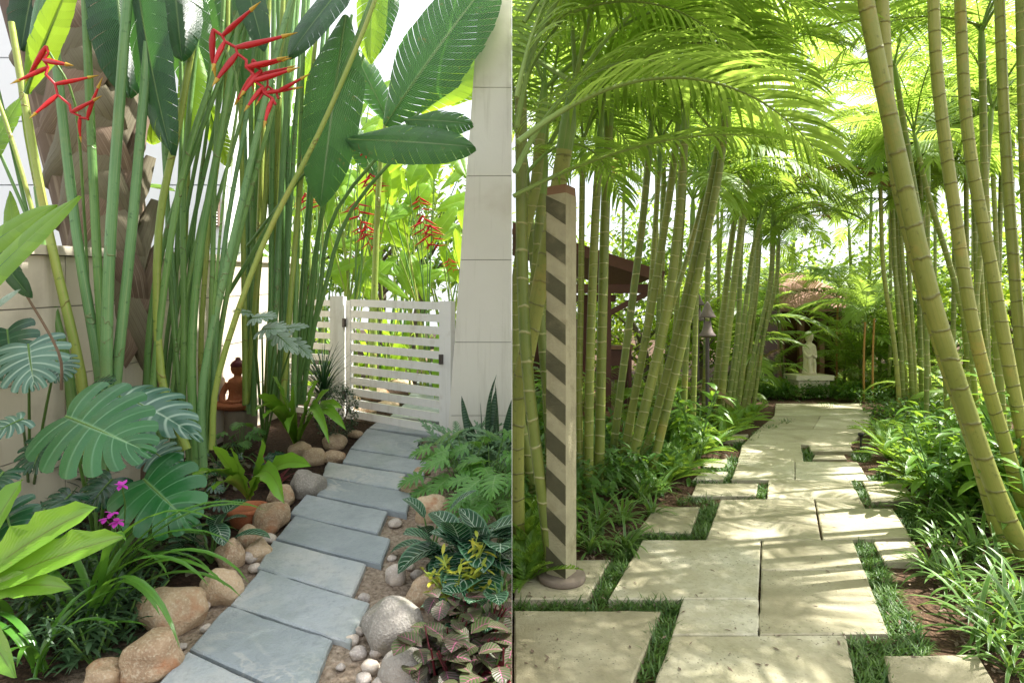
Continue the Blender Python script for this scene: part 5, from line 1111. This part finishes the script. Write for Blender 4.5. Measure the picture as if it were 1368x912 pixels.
b=V((1.62,9.0,0)); t=thing('wood_counter','low reddish wood counter beside the pavilion','counter',tuple(b)); mb=MB(); mb.box(b+V((0,0,1.22)),(.5,.4,.06)); mb.build('top','woodmid',t); 
for sx in (-1,1):
    for sy in (-1,1): mb=MB(); mb.box(b+V((sx*.21,sy*.16,.6)),(.05,.05,1.19)); mb.build('leg','wooddark',t)
mb=MB(); mb.box(b+V((0,0,.95)),(.42,.3,.46)); mb.build('cabinet','wooddark',t)
# hut
y=16.5; X0=at(1043,0,y).x; X1=at(1150,0,y).x; xm=(X0+X1)/2
t=thing('garden_hut','dark timber hut with a reddish shingle roof behind the statue','hut',(xm,y+1.5,0))
zr1=at(0,372,y).z; ze=at(0,412,y).z
mb=MB(); a=[V((X0-.3,y-.4,ze)),V((X1+.3,y-.4,ze)),V((X1-1,y+1.5,zr1+.3)),V((X0+.5,y+1.5,zr1+.3))]
mb.prism([p-V((0,0,.1)) for p in a],a); a=[V((X0+.5,y+1.5,zr1+.3)),V((X1-1,y+1.5,zr1+.3)),V((X1+.3,y+3.4,ze)),V((X0-.3,y+3.4,ze))]; mb.prism([p-V((0,0,.1)) for p in a],a); mb.build('roof','roofr',t)
mb=MB(); mb.box((xm,y+2.4,ze/2),(X1-X0-.2,.12,ze)); mb.box((X0+.1,y+1.2,ze/2),(.12,2.3,ze)); mb.box((X1-.1,y+1.2,ze/2),(.12,2.3,ze)); mb.build('wall','wooddark',t)
mb=MB(); mb.beam(V((X0,y,ze-.17)),V((X1,y,ze-.17)),.12,.14); mb.build('beam','wooddark',t)
for f in (0.0,.25,.5,.75,1): mb=MB(); mb.box((X0+(X1-X0)*f,y,ze/2-.12),(.14,.14,ze-.24)); mb.build('post','woodmid',t)
# statue and pedestal
y=13.0; z0=at(0,500,y).z; cx=at(1081,0,y).x
t=thing('stone_pedestal','buff stone plinth under the statue at the end of the cream path','pedestal',(cx,y,0)); mb=MB(); mb.box((cx-.02,y,z0/2-.06),(.70,.5,z0-.1)); mb.build('plinth_body','statue',t); mb=MB(); mb.box((cx-.02,y,z0-.055),(.84,.62,.11)); mb.build('plinth_top','statue',t)
b=V((cx,y,z0)); t=thing('stone_statue','pale standing stone figure with folded hands on a plinth at the end of the path','statue',tuple(b))
mb=MB(); mb.lathe([(0,0),(.24,0),(.25,.04),(.225,.08),(.20,.2),(.195,.34),(.215,.46),(.225,.56),(.19,.63),(.10,.665),(.085,.69),(.12,.715),(.145,.77),(.14,.83),(.10,.875),(.04,.895),(0,.898)],28,b,0,1,.72)
for sg in (-1,1):
    mb.tube(spline([b+V((sg*.19,0,.60)),b+V((sg*.21,-.03,.48)),b+V((sg*.15,-.15,.38)),b+V((sg*.02,-.175,.42))],4),[.048,.048,.046,.044,.042,.04,.038,.036,.034,.032,.03,.028,.022],8)
    mb.tube(spline([b+V((sg*.09,-.12,.34)),b+V((sg*.10,-.15,.2)),b+V((sg*.09,-.16,.05))],4),[.05,.052,.055,.055,.055,.052,.05,.05,.05],8)
mb.tube([b+V((0,-.10,.80)),b+V((0,-.115,.765)),b+V((0,-.10,.75))],[.012,.018,.012],6)
mb.v=[(b.x+(x-b.x)*.62,b.y+(yy_-b.y)*.8,b.z+(zz_-b.z)*1.08) for x,yy_,zz_ in mb.v]
mb.build('figure_body','statue',t)
mb=MB(); mb.lathe([(.096,.86),(.097,.90),(.075,.955),(.035,.985),(0,.99)],24,b+V((0,.01,0)),0,1,.85); mb.build('headdress',M['white'],t)
# ============================================================ RIGHT: undergrowth
def proto_spider(W=.026,n=26,L=.42):
    t=thing('strap_plant','x','plant',(0,0,0)); mb=MB()
    for i in range(n): blade(mb,(R_(-.03,.03),R_(-.03,.03),0),R_(0,2*PI),R_(.55,1.45),L*R_(.65,1.1),W*R_(.8,1.1),R_(.9,1.9),7,2,P_strap,.3,pw=1.3)
    mb.build('leaf_clump','spider',t); return t
def proto_fern(n=14,L=.5):
    t=thing('fern_plant','x','fern',(0,0,0)); mb=MB()
    for i in range(n):
        a=i*2.4+R_(-.2,.2); e=R_(.5,1.3); l_=L*R_(.7,1.1); O,X,Y,Z,LL=frame(V((0,0,.01)),V((math.cos(a)*math.cos(e)*l_,math.sin(a)*math.cos(e)*l_,math.sin(e)*l_)),(-math.cos(a)*.5,-math.sin(a)*.5,1))
        lobed(mb,O,X,Y,Z,LL,.075,15,.5,.0,a0=80,a1=40,prof=lambda v:math.sin(PI*(v*.86+.12))**.8,droop=.45,cup=.1,seg=2,m=1)
    mb.build('frond_clump','under2',t); return t
def proto_ginger(h=.9,n=7,L=.34,W=.09,mat='ginger'):
    t=thing('ginger_plant','x','ginger',(0,0,0)); mb=MB(); mb2=MB()
    for i in range(n):
        a=R_(0,2*PI); top=V((math.cos(a)*h*.35,math.sin(a)*h*.35,h*R_(.7,1.05))); mid=top*.5+V((0,0,.08)); sp_=spline([V((R_(-.05,.05),R_(-.05,.05),0)),mid,top],5); mb2.tube(sp_,.009,6)
        for k,p in enumerate(sp_[3:]):
            blade(mb,p,a+(1.2 if k%2 else -1.2)+R_(-.3,.3),R_(.1,.8),L*R_(.8,1.1),W,R_(.7,1.3),7,2,P_lance,.2)
    mb.build('leaf_clump',mat,t); mb2.build('stem','petiole',t); return t
def proto_cover():
    t=thing('leafy_bush','x','bush',(0,0,0)); mb=MB()
    for i in range(170):
        a=R_(0,2*PI); r=R_(0,.26); h=R_(.02,.30)*(1-r*1.6); blade(mb,(math.cos(a)*r,math.sin(a)*r,max(.01,h)),R_(0,2*PI),R_(-.1,1.1),R_(.07,.13),R_(.02,.035),.8,3,2,P_lance,.2)
    mb.build('leaf_clump','under',t); return t
PS=[proto_spider(),proto_spider(.022,30,.36)]; PF=[proto_fern(),proto_fern(16,.4)]; PG=[proto_ginger(),proto_ginger(.7,6,.28,.07)]; PC=[proto_cover(),proto_cover()]
def put(Ps,px,py,sc,label,group): return place(random.choice(Ps),tuple(gr(px,py)),R_(0,6.3),sc*R_(.85,1.15),label,group)
def interp(tab,x):
    for (a,b),(c,d) in zip(tab,tab[1:]):
        if a<=x<=c: return b+(d-b)*(x-a)/(c-a)
    return tab[-1][1] if x>tab[-1][0] else tab[0][1]
LE=[(548,1015),(575,985),(600,960),(620,925),(650,905),(680,865),(716,832),(752,800),(760,722),(790,690)]
RE=[(545,1185),(575,1178),(600,1165),(630,1205),(660,1235),(700,1262),(740,1262),(800,1255),(860,1290),(905,1345)]
# left bed rows
zoneL='between the striped post and the path'
for (px,py,s_) in [(830,700,1.0),(800,712,.95),(858,672,1.0),(790,738,.8),(870,690,.7),(835,735,.6),(815,740,.55),(775,725,.9),(880,662,.9)]: put(PS,px,py,s_,'strap plant between the striped post and the path','strap plants right of the striped post')
for (px,py,s_) in [(706,758,.8),(716,735,.8),(706,705,.9),(724,705,.9),(712,680,1.0),(708,650,1.1),(725,655,1.0),(702,780,.6),(715,770,.6),(702,725,.8),(722,628,1.1),(706,615,1.2)]: put(PF,px,py,s_,'pale fern left of the striped post','ferns left of the striped post')
for (px,py,s_) in [(905,640,.8),(920,628,.8),(890,650,.8),(950,600,.9),(965,592,.9),(935,610,.9),(975,580,.9),(985,570,.9),(1000,565,.8),(1005,558,.8),(960,575,1.0),(940,590,1.0),(900,620,1.0),(880,640,.9),(985,560,1.0),(920,600,1.0)]: put(PF,px,py,s_,'bright fern along the left edge of the cream path','ferns along the left path edge')
for (px,py,s_) in [(745,690,1.1),(765,680,1.1),(820,660,1.1),(845,655,1.0),(780,640,1.3),(870,640,1.1),(740,640,1.3),(815,625,1.3),(850,615,1.3),(890,610,1.2),(760,615,1.4),(715,610,1.4),(915,590,1.3),(800,600,1.5),(930,575,1.3)]: put(PC,px,py,s_*1.25,'small leaved bush among the canes of the left bed','bushes of the left bed')
for (px,py,s_) in [(930,615,.85),(905,605,.8),(885,600,.8),(868,598,.9),(700,600,1.0),(735,590,1.0)]: put(PG,px,py,s_,'broad leaved ginger among the leaning canes','gingers of the left bed')
# far end border
for i in range(20):
    px=1010+i*9.5+R_(-3,3); put(PC,px,R_(527,537),1.3,'low leafy bush in the border below the statue','border bushes below the statue')
for i in range(10):
    px=1015+i*18+R_(-5,5); put(PF,px,R_(520,530),1.2,'fern in the border below the statue','border ferns below the statue')
# right bed
for (px,py,s_) in [(1290,800,.95),(1262,780,.8),(1310,840,.95),(1345,820,.95),(1330,870,.8),(1275,745,.9),(1300,750,1.0),(1250,735,.8),(1240,700,.9),(1262,712,1.0),(1335,770,1.1),(1365,860,.9),(1355,900,.7),(1240,760,.6),(1280,715,1.0),(1366,800,1.0)]: put(PS,px,py,s_,'strap plant in the bed right of the cream path','strap plants of the right bed')
for (px,py,s_) in [(1215,640,.9),(1235,655,1.0),(1250,670,1.1),(1190,615,.9),(1210,615,1.0),(1180,600,.9),(1240,630,1.1),(1180,585,.9),(1195,590,1.0),(1260,640,1.2),(1275,670,1.2)]: put(PF,px,py,s_,'fern along the right edge of the cream path','ferns of the right bed')
for (px,py,s_) in [(1280,690,1.2),(1300,700,1.2),(1290,650,1.3),(1320,690,1.4),(1250,600,1.3),(1225,590,1.3),(1290,610,1.4),(1330,640,1.5),(1355,690,1.4),(1200,570,1.2),(1230,565,1.3),(1180,560,1.0),(1175,552,1.0),(1270,580,1.5)]: put(PC,px,py,s_*1.25,'small leaved bush behind the ferns of the right bed','bushes of the right bed')
for (px,py,s_) in [(1235,650,.75),(1262,640,.9),(1300,660,1.0),(1345,720,1.0),(1375,700,1.15),(1255,690,.7),(1360,650,1.3),(1220,612,.7),(1385,760,1.0)]: put(PG,px,py,s_,'broad leaved ginger beside the thick right canes','gingers of the right bed')
for P_ in PS+PF+PG+PC:
    if 'placed' in P_: del P_['placed']
    else:
        for ch in list(P_.children): bpy.data.objects.remove(ch)
        bpy.data.objects.remove(P_)
# leaf litter on the right bed soil
M['limetree']=leafmat('lime_tree_leaf',(.14,.28,.02),(.30,.42,.03),(.62,.80,.06),.5,.5,nveins=3)
mb=MB()
for i in range(260):   # fallen leaves and crumbs of soil on the slabs
    py=R_(560,905); f_=random.random(); l0=interp(LE,py) if py<790 else 700; px=l0+(interp(RE,py)-l0)*(f_**2 if i%2 else 1-f_**2*.8)
    g_=gr(px,py); blade(mb,g_+V((0,0,.040)),R_(0,6.3),R_(-.05,.2),R_(.012,.045),R_(.006,.014),R_(-.3,.3),2,1,P_ell,0)
for i in range(700):
    if i%2: py=R_(560,905); px=interp(RE,py)+abs(random.gauss(0,40))-12
    else: py=R_(560,770); px=interp(LE,py)-abs(random.gauss(0,25))+8
    g_=gr(px,py); blade(mb,g_+V((0,0,.008)),R_(0,6.3),R_(-.1,.3),R_(.02,.06),R_(.008,.02),R_(-.3,.4),2,1,P_ell,0)
tag(mb.build('leaf_litter','bark'),'dry brown leaf litter on the beds and slabs of the right garden','leaf litter',None,'stuff')
# background trees behind the right garden
for i,(px,y,h,r) in enumerate([(720,17,4.6,2.6),(800,18,5.2,2.8),(890,19,5.6,2.8),(980,22,5.0,2.8),(1230,20,5.4,3.0),(1310,18,5.6,3.0),(1390,16,5.6,3.0),(1160,26,4.5,3.2),(1060,27,4.0,3.2),(1190,22,5.2,2.6),(1025,24,5.6,2.6)]):
    x=(px-684)/F*y
    if px==720: x+=1.2
    broadtree(x,y,0,h,r,'bright leafy tree in the background of the right garden, '+WORD[i]+' counted from the left' if i<7 else ['low tree in the far gap right of the hut','low tree in the far gap above the hut','tall far tree right of the hut','tall far tree left of the statue'][i-7],1500,ls=.32,grp='trees behind the right garden')
for i,(px,y,h,r) in enumerate([(770,12.6,2.7,1.3),(850,13,2.5,1.3),(925,13.5,2.6,1.3),(975,15,2.6,1.3),(1235,13.5,2.6,1.3),(1300,12.5,2.7,1.4),(1355,11.5,2.7,1.3)]):
    broadtree((px-684)/F*y,y,0,h,r,'low lime green tree shining between the canes',1100,mat='limetree',ls=.2,grp='low lime green trees behind the canes')
# ============================================================ keep each garden on its own side of the boundary
bpy.context.view_layer.update()
NUM=['first','second','third','fourth','fifth','sixth','seventh','eighth','ninth','tenth','eleventh','twelfth','thirteenth','fourteenth','fifteenth','sixteenth','seventeenth','eighteenth','nineteenth','twentieth','twenty first','twenty second','twenty third','twenty fourth','twenty fifth','twenty sixth','twenty seventh','twenty eighth','twenty ninth','thirtieth']
same={}
for o in C.objects:
    if o.parent is None and o.get('label') and o.get('group'): same.setdefault((o['group'],o['label']),[]).append(o)
for (g_,l_),os_ in same.items():
    if len(os_)<2: continue
    lr='cane' in g_ or 'palm' in g_ or 'tree' in g_ or 'below the statue' in g_
    os_.sort(key=(lambda o:o.location.x/max(.5,o.location.y)) if lr else (lambda o:o.location.y))
    for i,o in enumerate(os_):
        if 'beside the viewer' in g_: continue
        w_=NUM[i]
        if lr: o['label']=l_+', '+('leftmost of its group' if i==0 else 'rightmost of its group' if i==len(os_)-1 else w_+' from the left')
        else: o['label']=l_+', '+('nearest to the viewer' if i==0 else 'farthest of its group' if i==len(os_)-1 else w_+' nearest to the viewer')
for root in [o for o in C.objects if o.parent is None and o.name not in ('ground','added_diffuser','camera','sun')]:
    allc=[root]+list(root.children_recursive)
    sgn=-1 if root.matrix_world.translation.x<0 else 1
    for o in allc:
        if o.type!='MESH' or not o.data.vertices: continue
        mw=o.matrix_world; bb=[mw@V(c_) for c_ in o.bound_box]
        mn=min(p.x*sgn for p in bb)
        if mn>=.0015: continue
        bm=bmesh.new(); bm.from_mesh(o.data)
        inv=mw.inverted(); pc=inv@V((sgn*.0015,0,0)); pn=(mw.to_3x3().transposed()@V((1,0,0))).normalized()
        bmesh.ops.bisect_plane(bm,geom=bm.verts[:]+bm.edges[:]+bm.faces[:],plane_co=pc,plane_no=pn,clear_inner=(sgn>0),clear_outer=(sgn<0))
        if len(bm.faces)==0:
            bm.free()
            if not o.children: bpy.data.objects.remove(o)
            continue
        me=o.data.copy() if o.data.users>1 else o.data; bm.to_mesh(me); bm.free(); o.data=me
for root in [o for o in C.objects if o.type=='EMPTY' and not o.children]: bpy.data.objects.remove(root)
